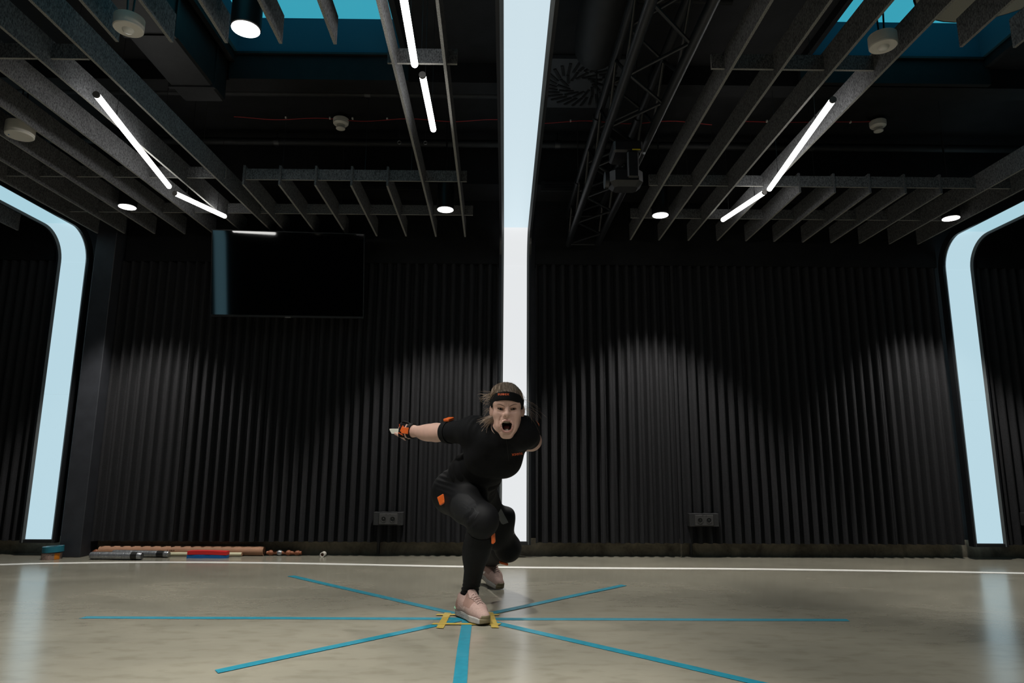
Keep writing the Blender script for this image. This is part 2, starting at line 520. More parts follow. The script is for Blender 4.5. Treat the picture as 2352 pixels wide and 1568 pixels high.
# left raft
rl = tag(empty('baffle_raft', (-2.68, 5.4, ZB)), 'grey felt baffle raft hanging above the television and dark pillar', 'ceiling raft')
for x in (-1.951, -2.203, -2.458, -2.706, -2.956, -3.206, -3.432):
    baffle(rl, x, YN if x > -3.3 else 0.4, 5.415 if x < -2 else 5.42, 0.016)
for y in (3.0, 4.38, 5.04): cross_bar(rl, -3.46, -1.93 - (0.1 if y < 3.5 else 0), y)
cross_bar(rl, -3.46, -1.95, 1.3)
hang_wires(rl, [(-2.1, 4.38), (-3.0, 4.38), (-2.1, 3.0), (-2.6, 5.04), (-3.2, 5.04)])
# middle raft with an open bay
rm = tag(empty('baffle_raft', (-1.0, 5.4, ZB)), 'grey felt baffle raft between the television and the centre light strip', 'ceiling raft')
for x in (-0.318, -0.563):
    baffle(rm, x, YN, 5.425, -0.018)
for k in range(5):
    x = -0.812 - 0.2465 * k
    baffle(rm, x, 4.375, 5.422, -0.018)
    baffle(rm, x + 0.006, YN, 2.79, -0.018)
cross_bar(rm, -1.81, -0.275, 4.40); cross_bar(rm, -2.04 + 0.12, -0.262, 5.04)
cross_bar(rm, -0.585, -0.245, 3.005); cross_bar(rm, -1.80, -0.25, 1.4)
hang_wires(rm, [(-1.55, 4.40), (-0.98, 4.40), (-0.66, 4.40), (-0.45, 5.04), (-1.3, 5.04), (-0.42, 3.005)])
# right raft with an open bay
rr_ = tag(empty('baffle_raft', (2.3, 5.45, ZB)), 'grey felt baffle raft hanging to the right of the black truss', 'ceiling raft')
for x in (1.068, 1.310, 1.560, 1.806):
    baffle(rr_, x, YN, 5.465, -0.0095)
for k, x in enumerate((2.050, 2.294, 2.543, 2.791, 3.043)):
    baffle(rr_, x, 4.415, 5.465 + 0.01 * k, -0.009)
    baffle(rr_, x, YN, 2.755, -0.009)
for x in (3.302, 3.548):
    baffle(rr_, x, YN if x < 3.4 else 0.4, 5.51, -0.009)
cross_bar(rr_, 0.995, 3.57, 4.43); cross_bar(rr_, 0.985, 3.57, 5.065)
cross_bar(rr_, 1.005, 1.84, 3.02); cross_bar(rr_, 1.005, 3.5, 1.4)
hang_wires(rr_, [(1.2, 4.43), (1.45, 4.43), (2.16, 4.43), (3.1, 4.43), (2.6, 5.065), (1.45, 5.065)])
# part of a further raft beyond the left strip
r4 = tag(empty('baffle_raft', (-4.35, 5.3, ZB)), 'felt baffle raft end showing beyond the left light strip at the photo edge', 'ceiling raft')
for k in range(4): baffle(r4, -4.03 - 0.2465 * k, YN, 5.36, 0.0)
cross_bar(r4, -4.85, -3.98, 4.40); cross_bar(r4, -4.85, -3.98, 3.0)
hang_wires(r4, [(-4.2, 4.40), (-4.6, 3.0)])

# ------------------------------------------------------------------ tube lights
def tube_light(a, b, label, z=2.55):
    a = Vector((a[0], a[1], z)); b = Vector((b[0], b[1], z)); mid = (a + b) / 2
    root = tag(empty('tube_light', mid), label, 'lamp', 'slim ceiling tube lights')
    d = (b - a).normalized(); L = (b - a).length; r = 0.0165
    ends = []
    pts = [a + d * 0.012 - mid, b - d * r - mid]
    rad = [r, r]
    for i in range(1, 6):
        t = math.pi / 2 * i / 5
        pts.append(b - d * r - mid + d * (r * math.sin(t))); rad.append(max(0.0006, r * math.cos(t)))
    MB().tube(pts, r, 14, radii=rad).build('tube_diffuser', M['tube_glow'], root, smooth=True)
    MB().tube([a - mid, a + d * 0.012 - mid], r * 1.03, 14).build('end_cap', M['grey_plastic'], root, smooth=True)
    for s in (0.22, 0.82):
        p = a.lerp(b, s) - mid
        MB().tube([p + Vector((0, 0, r * 0.9)), p + Vector((0, 0, 0.055))], 0.0035, 6).build('cable_gland', M['black_metal'], root)
        MB().tube([p + Vector((0, 0, 0.055)), p + Vector((0, 0, ZC - 0.003 - z))], 0.0014, 5).build('suspension_wire', M['cable'], root)
    return root
tube_light((-2.08, 3.158), (-2.277, 4.33), 'longer slanted tube light of the left pair, below the felt baffles')
tube_light((-2.294, 4.427), (-2.121, 4.882), 'short tube light of the left pair, just above the television')
tube_light((-0.392, 1.65), (-0.432, 2.882), 'tube light at the top photo edge left of the centre light strip')
tube_light((-0.406, 2.95), (-0.409, 3.502), 'shorter tube light between the two long baffles near the centre strip')
tube_light((1.655, 3.13), (1.771, 4.277), 'longer slanted tube light of the right pair, below the felt baffles')
tube_light((1.758, 4.314), (1.638, 4.859), 'short tube light of the right pair, nearer the wall')

# ------------------------------------------------------------------ downlights
def downlight(x, y, label, z=ZB, on=1.0):
    root = tag(empty('downlight', (x, y, z)), label, 'lamp', 'black cylinder downlights')
    r = 0.064
    MB().lathe([(r - 0.004, 0.0), (r, 0.003), (r, 0.25), (r - 0.006, 0.256)], 28).build('housing', M['black_metal'], root, smooth=True)
    # recessed bright reflector under the rim
    MB().lathe([(r - 0.006, -0.0005), (0.046, -0.002), (0.0465, -0.0035), (r - 0.0055, -0.0030)], 28, closed=False).build('rim', M['black_metal'], root, smooth=True)
    MB().lathe([(0.0595, -0.0038), (0.0595, -0.0010)], 28).build('glowing_lens', M['mouth_glow'], root)
    MB().tube([(0, 0, 0.256), (0, 0, ZC - z)], 0.006, 8).build('stem', M['black_metal'], root)
    ld = bpy.data.lights.new('downlight_beam', 'SPOT')
    ld.energy = SPOT_POWER * on; ld.spot_size = R(84); ld.spot_blend = 0.42; ld.shadow_soft_size = 0.055
    ld.color = (1.0, 0.965, 0.90)
    lo = bpy.data.objects.new('beam', ld); COL.objects.link(lo); lo.parent = root
    lo.location = (0, 0, -0.012)
    return root
downlight(-1.150, 2.684, 'large black cylinder downlight nearest the camera, beside the cyan recess')
downlight(-2.830, 4.811, 'black cylinder downlight between the baffles above the dark pillar', on=1.2)
downlight(-0.456, 4.804, 'black cylinder downlight just left of the centre light strip', on=1.2)
downlight(1.176, 4.879, 'black cylinder downlight at the left edge of the right baffle raft', on=1.2)
downlight(3.412, 4.887, 'black cylinder downlight beside the bend of the right light strip', on=1.2)
downlight(-2.83, 2.62, 'black cylinder downlight just outside the photo on the left')
downlight(3.42, 2.60, 'black cylinder downlight added out of view on the right')  # unseen lamp, added because the floor needed a source on this side
downlight(-0.90, 1.72, 'black cylinder downlight added out of view to light the person, left one', on=1.7)  # unseen fill lamp, added to brighten the face and the floor
downlight(0.40, 1.72, 'black cylinder downlight added out of view to light the person, right one', on=1.7)  # second added fill lamp, out of view like the left one

# ------------------------------------------------------------------ presence sensors
def presence_sensor(x, y, z, label, r=0.062, h=0.055, dome=True):
    root = tag(empty('presence_sensor', (x, y, z)), label, 'sensor')
    MB().lathe([(r * 0.985, 0.012), (r, 0.016), (r, h), (r * 0.9, h + 0.003)], 28).build('mounting_box', M['white_plastic'], root, smooth=True)
    MB().lathe([(r * 0.93, 0.0), (r * 0.985, 0.004), (r * 0.985, 0.0115)], 28).build('cover', M['white_plastic'], root, smooth=True)
    if dome:
        MB().lathe([(0.004, -0.016), (0.014, -0.0145), (0.021, -0.009), (0.0245, -0.0005)], 20).build('sensor_dome', M['lens_plastic'], root, smooth=True)
    else:
        MB().lathe([(0.004, -0.002), (0.004, -0.0003)], 10, c=(-r * 0.6, -r * 0.3, 0)).build('status_light', M['blue_foam'], root)
    for dx in (-0.012, 0.010):
        MB().tube([(dx, 0, h), (dx * 1.5, 0.0, h + 0.12), (dx * 0.5, 0.01, ZC - z)], 0.004, 6).build('cable', M['cable'], root)
    return root
presence_sensor(-1.655, 2.672, 2.575, 'white round presence sensor with dome beside the near downlight')
presence_sensor(1.695, 2.738, 2.580, 'white round presence sensor with dome hanging by the right cyan recess', r=0.060)
presence_sensor(-2.835, 3.680, 2.580, 'flat white round ceiling box without dome near the left photo edge', r=0.075, h=0.075, dome=False)

# ------------------------------------------------------------------ smoke detectors with red cable
def smoke_detector(x, y, z, label):
    root = tag(empty('smoke_detector', (x, y, z)), label, 'smoke detector')
    MB().lathe([(0.050, 0.018), (0.058, 0.020), (0.058, 0.045), (0.055, 0.048)], 24).build('base', M['white_plastic'], root, smooth=True)
    MB().lathe([(0.034, -0.002), (0.050, 0.002), (0.056, 0.009), (0.056, 0.0175)], 24).build('body', M['white_plastic'], root, smooth=True)
    for k in range(3):
        z0 = -0.006 - 0.006 * k
        MB().lathe([(0.031 - 0.001 * k, z0), (0.031 - 0.001 * k, z0 + 0.0028)], 22).build('vent_ring', M['white_plastic'], root)
    MB().lathe([(0.024, -0.024), (0.024, -0.0021)], 16).build('core', M['grey_plastic'], root)
    MB().lathe([(0.024, -0.036), (0.033, -0.032), (0.034, -0.0245)], 22).build('cap', M['white_plastic'], root, smooth=True)
    MB().tube([(0, 0, 0.048), (0, 0, ZC - z)], 0.03, 12).build('mount', M['black_metal'], root, smooth=True)
    return root
ZS_ = 3.225
smoke_detector(-1.250, 4.72, ZS_, 'cream smoke detector seen above the television')
smoke_detector(2.790, 4.67, ZS_, 'cream smoke detector seen above the right baffle raft')
cab = []
for i in range(81):
    x = -2.05 + (1.55 + 2.05) * i / 80.0
    cab.append((x, 4.705 + 0.004 * math.sin(x * 9), 3.272 - 0.010 * (1 - math.cos((x + 2.05) * 9.5)) - 0.003 * math.sin(x * 4)))
rc = tag(empty('alarm_cable', (0, 4.7, 3.26)), 'thin red alarm cable strung along the ceiling to the smoke detector', 'cable')
MB().tube([(x, y - 4.7, z - 3.26) for x, y, z in cab], 0.0028, 6).build('red_wire', M['red_cable'], rc, smooth=True)
for x in (-1.66, -1.33, -1.16, -0.90, 0.48, 1.42):
    MB().box(x - 0.005, x + 0.005, -0.004, 0.012, 0.004, 0.016).build('cable_clip', M['white_plastic'], rc)
rc2 = tag(empty('alarm_cable', (2.4, 4.66, 3.26)), 'short red alarm cable running into the right smoke detector', 'cable')
MB().tube([(-0.75, 0.0, 0.0), (-0.35, 0.01, -0.004), (0.05, 0.0, 0.0), (0.25, 0.0, 0.002), (0.35, 0.01, 0.012)], 0.0028, 6).build('red_wire', M['red_cable'], rc2, smooth=True)
for x in (-0.45, 0.18): MB().box(x - 0.005, x + 0.005, -0.005, 0.012, -0.006, 0.008).build('cable_clip', M['white_plastic'], rc2)

# ------------------------------------------------------------------ truss with moving head lamp
tr = tag(empty('lighting_truss', (0.69, 3.0, 2.55)), 'black lattice lighting truss running along the ceiling right of the centre strip', 'truss')
T0, T1 = -1.5, 5.46
CH = [(-0.124, 0.0), (0.124, 0.0), (-0.124, 0.25), (0.124, 0.25)]
def tslope(y): return -0.0165 * (y - 3.0)
for cx_, cz_ in CH:
    MB().tube([(cx_ + tslope(T0), T0 - 3.0, cz_), (cx_ + tslope(T1), T1 - 3.0, cz_)], 0.0245, 14).build('chord', M['truss_black'], tr, smooth=True)
step = 0.5
def brace(a, b):
    MB().tube([a, b], 0.0085, 8).build('brace', M['truss_black'], tr, smooth=True)
k = 0; y = T1 - 0.03
while y > T0 + 0.3:
    ya, yb = y - 3.0, y - 0.25 - 3.0; yc_ = y - 0.5 - 3.0
    sa, sb, sc = tslope(y), tslope(y - .25), tslope(y - .5)
    for z_ in (0.0, 0.25):
        brace((-0.11 + sa, ya, z_), (0.11 + sb, yb, z_)); brace((0.11 + sb, yb, z_), (-0.11 + sc, yc_, z_))
    for x_ in (-0.124, 0.124):
        brace((x_ + sa, ya, 0.015), (x_ + sb, yb, 0.235)); brace((x_ + sb, yb, 0.235), (x_ + sc, yc_, 0.015))
    y -= 0.5
for z_ in (0.0, 0.25):
    brace((-0.11 + tslope(T1), T1 - 3.0 - 0.006, z_), (0.11 + tslope(T1), T1 - 3.0 - 0.006, z_))
for x_ in (-0.124, 0.124):
    brace((x_ + tslope(T1), T1 - 3.0 - 0.006, 0.02), (x_ + tslope(T1), T1 - 3.0 - 0.006, 0.23))
for y in (4.75, 3.80, 2.1):
    for x_ in (-0.124, 0.124):
        MB().tube([(x_ + tslope(y), y - 3.0 - 0.02, 0.25), (x_ + tslope(y), y - 3.0 + 0.02, 0.25)], 0.030, 14).build('clamp', M['truss_black'], tr, smooth=True)
        MB().tube([(x_ + tslope(y), y - 3.0, 0.28), (x_ + tslope(y), y - 3.0, ZC - 2.55)], 0.004, 6).build('hanger_rod', M['wire'], tr)

mh = tag(empty('moving_head_lamp', (0.672, 3.58, 2.245)), 'black moving head stage lamp hanging under the truss', 'stage lamp')
MB().bbox(-0.085, 0.095, -0.10, 0.10, 0.205, 0.285, 0.012).build('base', M['black_metal'], mh)
MB().box(0.028, 0.078, -0.1012, -0.1002, 0.214, 0.222).build('yellow_mark', M['yellow_mark'], mh)
for s_ in (-1, 1):
    MB().bbox(-0.035 + 0.03, 0.035 + 0.03, s_ * 0.098 - 0.014, s_ * 0.098 + 0.014, 0.035, 0.204, 0.008).build('yoke_arm', M['black_metal'], mh)
MB().bbox(-0.105, 0.098, -0.080, 0.080, 0.0, 0.125, 0.03).build('head', M['black_metal'], mh)
MB().tube([(-0.13, 0, 0.06), (-0.106, 0, 0.06)], 0.052, 20).build('lens_barrel', M['black_metal'], mh, smooth=True)
for y in (-0.06, 0.06):
    MB().box(-0.05, 0.06, y - 0.012, y + 0.012, 0.2855, 0.30).build('clamp_bracket', M['black_metal'], mh)
MB().lathe([(0.006, 0), (0.010, 0.012)], 10, c=(0.10, -0.09, 0.19)).build('thumb_screw', M['steel'], mh)

mh.scale = (0.91, 0.91, 0.91)
# ------------------------------------------------------------------ swirl air diffuser
sd = tag(empty('swirl_diffuser', (0.50, 4.215, ZC)), 'square black swirl air diffuser in the ceiling beside the centre strip', 'air vent')
MB().box(-0.30, 0.30, -0.30, 0.30, -0.030, -0.004).build('face_plate', mat('vent_plate', (0.026, 0.028, 0.031), 0.6), sd)
slot_me = MB().box(-0.058, 0.058, -0.0095, 0.0095, -0.036, -0.0302).mesh('vent_slot', M['outlet_dark'])
slot_in = MB().box(-0.050, 0.050, -0.009, 0.009, -0.036, -0.0302).mesh('vent_slot_inner', M['outlet_dark'])
for k in range(28):
    a = 2 * math.pi * k / 28
    linked('vent_slot', slot_me, sd, (0.215 * math.cos(a), 0.215 * math.sin(a), 0), (0, 0, a + 0.5))
for k in range(14):
    a = 2 * math.pi * (k + 0.5) / 14
    linked('vent_slot', slot_in, sd, (0.115 * math.cos(a), 0.115 * math.sin(a), 0), (0, 0, a + 0.75))

# ------------------------------------------------------------------ ducts and pipes under the slab
def pipe(name, pts, r, label, cat='pipe', m='duct', clamps=()):
    c = Vector(pts[0]); root = tag(empty(name, c), label, cat)
    MB().tube([Vector(p) - c for p in pts], r, 14).build('pipe_run', M[m], root, smooth=True)
    for p in clamps:
        q = Vector(p) - c
        MB().tube([q + Vector((-0.02, 0, 0)), q + Vector((0.02, 0, 0))], r + 0.006, 14).build('pipe_clamp', M['black_metal'], root, smooth=True)
        MB().tube([q + Vector((0, 0, r)), q + Vector((0, 0, ZC - p[2]))], 0.004, 6).build('hanger_rod', M['black_metal'], root)
    return root
pipe('ceiling_pipe', [(XL, 4.24, 3.20), (0.05, 4.24, 3.20)], 0.022, 'thin black pipe crossing the ceiling above the middle baffle bay', clamps=[(-2.4, 4.24, 3.2), (-0.95, 4.24, 3.2)])
pipe('ceiling_pipe', [(XL, 4.95, 3.20), (XR, 4.95, 3.20)], 0.030, 'thicker black pipe crossing the ceiling behind the smoke detectors', clamps=[(-1.8, 4.95, 3.2), (0.4, 4.95, 3.2), (2.4, 4.95, 3.2)])
dd = tag(empty('air_duct', (-1.925, 3.9, 2.98)), 'black rectangular air duct above the left baffles', 'duct')
MB().bbox(-0.13, 0.13, -1.2, 0.08, 0.0, 0.28, 0.012).build('duct_body', M['duct'], dd)
for yy in (-0.1, -0.6, -1.1):
    MB().box(-0.140, 0.140, yy - 0.012, yy + 0.012, -0.010, 0.285).build('duct_flange', M['duct'], dd)
fd = tag(empty('flexible_duct', (0.50, 3.30, 3.02)), 'bulging black flexible air duct beside the truss', 'duct')
prof = [(-0.30, 0.10), (-0.26, 0.125), (-0.1, 0.135), (0.05, 0.142), (0.2, 0.13), (0.3, 0.10), (0.34, 0.04)]
MB().tube([(0.0, -0.9 + 0.0, 0.03), (0, -0.5, 0.02), (0, -0.2, 0.0), (0, 0.0, 0.0), (0.0, 0.16, 0.02), (0, 0.24, 0.06), (0, 0.27, 0.12)], 0.13, 20, radii=[0.12, 0.13, 0.135, 0.135, 0.12, 0.09, 0.04]).build('duct_sleeve', M['duct'], fd, smooth=True)
pb = tag(empty('cable_pipe', (0.62, 2.8, 3.1)), 'bent black conduit at the top of the photo by the truss', 'pipe')
MB().tube([(-0.05, 0.35, 0.12), (0.0, 0.33, 0.02), (0.06, 0.33, 0.0), (0.55, 0.33, 0.0)], 0.018, 10).build('pipe_run', M['duct'], pb, smooth=True)
def beam(nm, x0, x1, y0, y1, z0, z1): tag(MB().box(x0, x1, y0, y1, z0, z1).build(nm, M['black_paint']), kind='structure')
beam('trim_1', XL, 0.12, 4.02, 4.16, 3.16, ZC - 0.002); beam('trim_2', 0.95, XR, 4.02, 4.16, 3.16, ZC - 0.002); beam('trim_3', XL, XR, 5.15, 5.5, 2.95, ZC - 0.002)
# wall ventilation grilles, barely lit
def wall_grille(x, label):
    g = tag(empty('vent_grille', (x, 5.535, 2.93)), label, 'air vent')
    MB().box(-0.34, 0.34, -0.410, -0.386, -0.04, 0.04).build('frame', M['duct'], g)
    for k in range(3): MB().box(-0.31, 0.31, -0.418, -0.4105, -0.027 + 0.02 * k, -0.015 + 0.02 * k).build('slat', M['black_metal'], g)
wall_grille(0.62, 'black slotted ventilation grille below the truss far end')
wall_grille(-1.0, 'black slotted ventilation grille above the middle raft')

# pale round panel and small bright patch in the right recess
pp = tag(empty('ceiling_speaker', (2.62, 3.10, 3.27)), 'pale beige round ceiling speaker in the right cyan recess', 'speaker')
MB().lathe([(0.40, 0.0), (0.42, 0.008), (0.42, 0.05), (0.40, 0.055)], 40).build('speaker_face', mat('pale_panel', srgb(150, 147, 135), 0.8, noise=0.1, nscale=200), pp, smooth=True)
MB().lathe([(0.425, 0.010), (0.432, 0.012), (0.432, 0.045), (0.425, 0.047)], 40, closed=False).build('speaker_ring', M['frame_black'], pp, smooth=True)
for a in (0.5, 2.6, 4.7): MB().tube([(0.35 * math.cos(a), 0.35 * math.sin(a), 0.055), (0.35 * math.cos(a), 0.35 * math.sin(a), 0.30)], 0.003, 6).build('hanging_wire', M['wire'], pp)

# two steel rings hanging under the slab near the centre tubes
for x, y, lab in ((-0.81, 4.743, 'small steel ring hook hanging left of the long centre baffles'), (-0.613, 4.745, 'small steel ring hook hanging beside the long centre baffles')):
    rh = tag(empty('ring_hook', (x, y, 3.10)), lab, 'hook')
    MB().tube([(0.013 * math.cos(2 * math.pi * i / 16), 0, 0.013 * math.sin(2 * math.pi * i / 16)) for i in range(17)], 0.0028, 6).build('ring', M['steel'], rh, smooth=True)
    MB().tube([(0, 0, 0.012), (0, 0, ZC - 0.003 - 3.10)], 0.0022, 6).build('eye_bolt', M['wire'], rh)

# ------------------------------------------------------------------ text helper (flat lettering as thin mesh)
def text_mesh(s, size, depth=0.0006, align='CENTER', shear=0.0, bold=0.0):
    cu = bpy.data.curves.new('txt', 'FONT'); cu.body = s; cu.size = size; cu.align_x = align; cu.align_y = 'CENTER'
    cu.extrude = depth; cu.offset = bold; cu.shear = shear; cu.resolution_u = 3
    ob = bpy.data.objects.new('txt', cu); COL.objects.link(ob)
    dg = bpy.context.evaluated_depsgraph_get(); dg.update()
    me = bpy.data.meshes.new_from_object(ob.evaluated_get(dg))
    bpy.data.objects.remove(ob, do_unlink=True); bpy.data.curves.remove(cu)
    return me

# ------------------------------------------------------------------ television
tv = tag(empty('television', (-1.7512, 5.28, 2.2163), R(0.0)), 'large black flat television mounted high on the felt wall', 'television')
tv.rotation_euler = (R(9.154), R(-0.969), R(6.329))
TW, TH = 0.5973, 0.3466
MB().bbox(-TW, TW, 0.0, 0.045, -TH, TH, 0.004).build('back_shell', M['black_metal'], tv)
MB().box(-TW + 0.007, TW - 0.007, -0.004, -0.0002, -TH + 0.016, TH - 0.007).build('screen', M['screen'], tv)
for xa, xb, za, zb in ((-TW, TW, TH - 0.006, TH), (-TW, TW, -TH, -TH + 0.0155), (-TW, -TW + 0.006, -TH + 0.016, TH - 0.0065), (TW - 0.006, TW, -TH + 0.016, TH - 0.0065)):
    MB().box(xa, xb, -0.007, -0.0001, za, zb).build('bezel', M['black_metal'], tv)
MB().box(-0.022, 0.022, -0.009, -0.0072, -TH - 0.004, -TH + 0.006).build('badge', M['grey_plastic'], tv)
for s_ in (-0.2, 0.2):
    MB().box(s_ - 0.02, s_ + 0.02, 0.0455, 0.17, -0.2, 0.2).build('wall_bracket', M['black_metal'], tv)

# ------------------------------------------------------------------ wall outlets
def wall_outlet(x, z, label, cable=True):
    o = tag(empty('wall_outlet', (x, 5.515, z)), label, 'outlet')
    MB().bbox(-0.117, 0.117, -0.02, 0.05, -0.050, 0.050, 0.002).build('back_box', M['outlet_box'], o)
    MB().bbox(-0.074, 0.074, -0.029, -0.0202, -0.044, 0.042, 0.004).build('cover_plate', M['outlet'], o)
    for s_ in (-1, 1):
        cx_ = s_ * 0.035
        b = MB()
        b.lathe([(0.0215, 0.0), (0.0235, 0.003), (0.0195, 0.0035), (0.018, 0.0006)], 24)
        b.xf(Matrix.Rotation(R(90), 4, 'X')); b.xf(Matrix.Translation((cx_, -0.0292, -0.002)))
        b.build('socket_ring', M['outlet'], o, smooth=True)
        b = MB(); b.lathe([(0.0178, 0.0), (0.0178, 0.0012)], 24)
        b.xf(Matrix.Rotation(R(90), 4, 'X')); b.xf(Matrix.Translation((cx_, -0.0293, -0.002)))
        b.build('socket_well', M['outlet_dark'], o)
        b = MB(); b.lathe([(0.0028, 0), (0.0022, 0.006), (0.0006, 0.0068)], 10)
        b.xf(Matrix.Rotation(R(90), 4, 'X')); b.xf(Matrix.Translation((cx_, -0.0306, 0.003)))
        b.build('earth_pin', M['steel'], o, smooth=True)
        MB().box(cx_ - s_ * 0.02 - 0.005, cx_ - s_ * 0.02 + 0.005, -0.0296, -0.0291, 0.031, 0.036).build('indicator_slot', M['outlet_dark'], o)
    if cable:
        MB().tube([(-0.08, 0.066, -0.06), (-0.083, 0.070, -0.12), (-0.086, 0.078, -0.2), (-0.088, 0.080, -z + 0.015)], 0.0115, 10).build('power_cable', M['cable'], o, smooth=True)
    return o
wall_outlet(-0.912, 0.293, 'black double wall outlet left of the person, cable running down')
wall_outlet(1.586, 0.294, 'black double wall outlet right of the person, cable running down')
wall_outlet(4.27, 0.31, 'unlit black wall outlet beyond the right light strip', cable=False)

# ------------------------------------------------------------------ floor markings
def tape(name, a, b, w, m, label, cat, z=0.0008, th=0.0005, skew=0.0):
    a = Vector((a[0], a[1], 0)); b = Vector((b[0], b[1], 0)); d = (b - a).normalized(); n = Vector((-d.y, d.x, 0))
    L = (b - a).length; c = (a + b) / 2; k = max(2, int(L / 0.12))
    vs = []; rr = random.Random(label)
    for i in range(k + 1):
        p = a + d * (L * i / k) - c
        wob = 0.0012 * math.sin(i * 0.9 + 1)
        for s_, zz in ((-1, z), (1, z), (1, z + th), (-1, z + th)):
            e = (0.004 * s_ if i in (0, k) else 0)
            vs.append(p + n * (s_ * w / 2 + wob) + d * e + Vector((0, 0, zz)))
    fs = []
    for i in range(k):
        for q in range(4):
            r_ = (q + 1) % 4
            fs.append((i * 4 + q, i * 4 + 4 + q, i * 4 + 4 + r_, i * 4 + r_))
    fs += [(0, 1, 2, 3), (4 * k + 3, 4 * k + 2, 4 * k + 1, 4 * k)]
    o = MB().add(vs, fs).build(name, M[m], loc=c)
    return tag(o, label, cat)
tape('floor_tape', (-1.977, 3.376), (1.639, 3.374), 0.047, 'tape_blue', 'long blue tape line running left to right across the floor', 'tape line')
tape('floor_tape', (-1.379, 4.590), (0.880, 2.410), 0.047, 'tape_blue', 'blue tape line from far left to near right under the front shoe', 'tape line', z=0.0014)
tape('floor_tape', (0.732, 4.293), (-1.001, 2.539), 0.047, 'tape_blue', 'blue tape line from far right to near left under the front shoe', 'tape line', z=0.0020)
tape('floor_tape', (-0.170, 3.34), (-0.135, 2.10), 0.047, 'tape_blue', 'blue tape line running straight towards the camera', 'tape line', z=0.0026)
tape('floor_tape', (-0.272, 3.495), (-0.282, 3.180), 0.033, 'tape_yellow', 'yellow tape piece beside the heel of the front shoe', 'tape', z=0.0033)
tape('floor_tape', (-0.068, 3.510), (-0.036, 3.190), 0.033, 'tape_yellow', 'yellow tape piece beside the toe of the front shoe', 'tape', z=0.0033)
tape('floor_tape', (-0.322, 3.450), (-0.018, 3.454), 0.030, 'tape_yellow', 'yellow tape piece passing behind the front shoe', 'tape', z=0.0040)
tape('floor_tape', (-0.322, 3.259), (-0.012, 3.256), 0.030, 'tape_yellow', 'yellow tape piece passing in front of the front shoe', 'tape', z=0.0040)

wl = [(-5.2, 4.42), (-4.6, 4.70), (-4.05, 4.90), (-3.563, 5.030), (-3.251, 5.104), (-2.571, 5.179), (-1.935, 5.175), (-1.449, 5.145), (-0.488, 5.043), (0.134, 4.998), (0.904, 4.977), (1.674, 4.967), (2.573, 4.911), (3.158, 4.868), (3.586, 4.821), (4.2, 4.745), (5.2, 4.60)]
P = np.array(wl); vs = []
# smooth resample
ts = np.linspace(0, len(P) - 1, 120)
def cr(t):
    i = min(int(t), len(P) - 2); u = t - i
    p0, p1, p2, p3 = P[max(i - 1, 0)], P[i], P[i + 1], P[min(i + 2, len(P) - 1)]
    return 0.5 * ((2 * p1) + (-p0 + p2) * u + (2 * p0 - 5 * p1 + 4 * p2 - p3) * u * u + (-p0 + 3 * p1 - 3 * p2 + p3) * u ** 3)
C_ = [cr(t) for t in ts]; w = 0.037
for i, p in enumerate(C_):
    d = C_[min(i + 1, 119)] - C_[max(i - 1, 0)]; d = d / np.hypot(*d); n = np.array((-d[1], d[0]))
    for s_, z in ((-1, 0.0008), (1, 0.0008), (1, 0.0016), (-1, 0.0016)):
        q = p + n * s_ * w; vs.append((q[0], q[1], z))
fs = []
for i in range(119):
    for q in range(4):
        r_ = (q + 1) % 4; fs.append((i * 4 + q, i * 4 + 4 + q, i * 4 + 4 + r_, i * 4 + r_))
fs += [(0, 1, 2, 3), (479, 478, 477, 476)]
tag(MB().add(vs, fs).build('floor_line', M['white_line']), 'curved white line along the floor in front of the wall', 'floor line')

# ------------------------------------------------------------------ things lying along the wall
def ring(r0, r1, z0, z1, n=28): return MB().lathe([(r0, z0), (r1, z0), (r1, z1), (r0, z1), (r0, z0)], n, closed=False)
t1 = tag(empty('tape_roll', (-3.405, 5.330, 0)), 'tape roll with printed card core and orange patches, lower of the stacked two', 'tape roll')
ring(0.052, 0.066, 0.0, 0.047).build('card_core', M['printed_card'], t1, smooth=True)
for a0, a1 in ((-0.75, -0.15), (-2.9, -2.65)):
    vs = []; fs = []; kk = 6
    for i in range(kk + 1):
        a = a0 + (a1 - a0) * i / kk
        for rr, z in ((0.0664, 0.002), (0.0664, 0.046), (0.0672, 0.046), (0.0672, 0.002)): vs.append((rr * math.cos(a), rr * math.sin(a), z))
    for i in range(kk):
        for q in range(4): fs.append((i * 4 + q, i * 4 + (q + 1) % 4, i * 4 + 4 + (q + 1) % 4, i * 4 + 4 + q))
    fs += [(3, 2, 1, 0), tuple(kk * 4 + q for q in range(4))]
    MB().add(vs, fs).build('orange_patch', M['orange_card'], t1)
t2 = tag(empty('tape_roll', (-3.400, 5.332, 0.0475)), 'bright blue tape roll lying tilted on top of the printed roll', 'tape roll')
t2.rotation_euler = (R(0), R(-3), 0)
t2.location.z = 0.0515
ring(0.038, 0.071, 0.0, 0.042).build('tape_winding', M['tape_blue'], t2, smooth=True)
ring(0.026, 0.0375, 0.001, 0.041).build('core', M['cork_core'], t2, smooth=True)
for a in (0.2, 3.4):
    MB().prism([(0.054 * math.cos(a) + 0.011 * math.cos(q), 0.054 * math.sin(a) + 0.011 * math.sin(q)) for q in [2 * math.pi * i / 12 for i in range(12)]], 0.0421, 0.0424).build('white_label', M['white_print'], t2)
    MB().prism([(0.054 * math.cos(a) + 0.009 * math.cos(q), 0.054 * math.sin(a) + 0.005 * math.sin(q)) for q in [2 * math.pi * i / 12 for i in range(12)]], 0.0425, 0.0427).build('red_label', M['red_print'], t2)

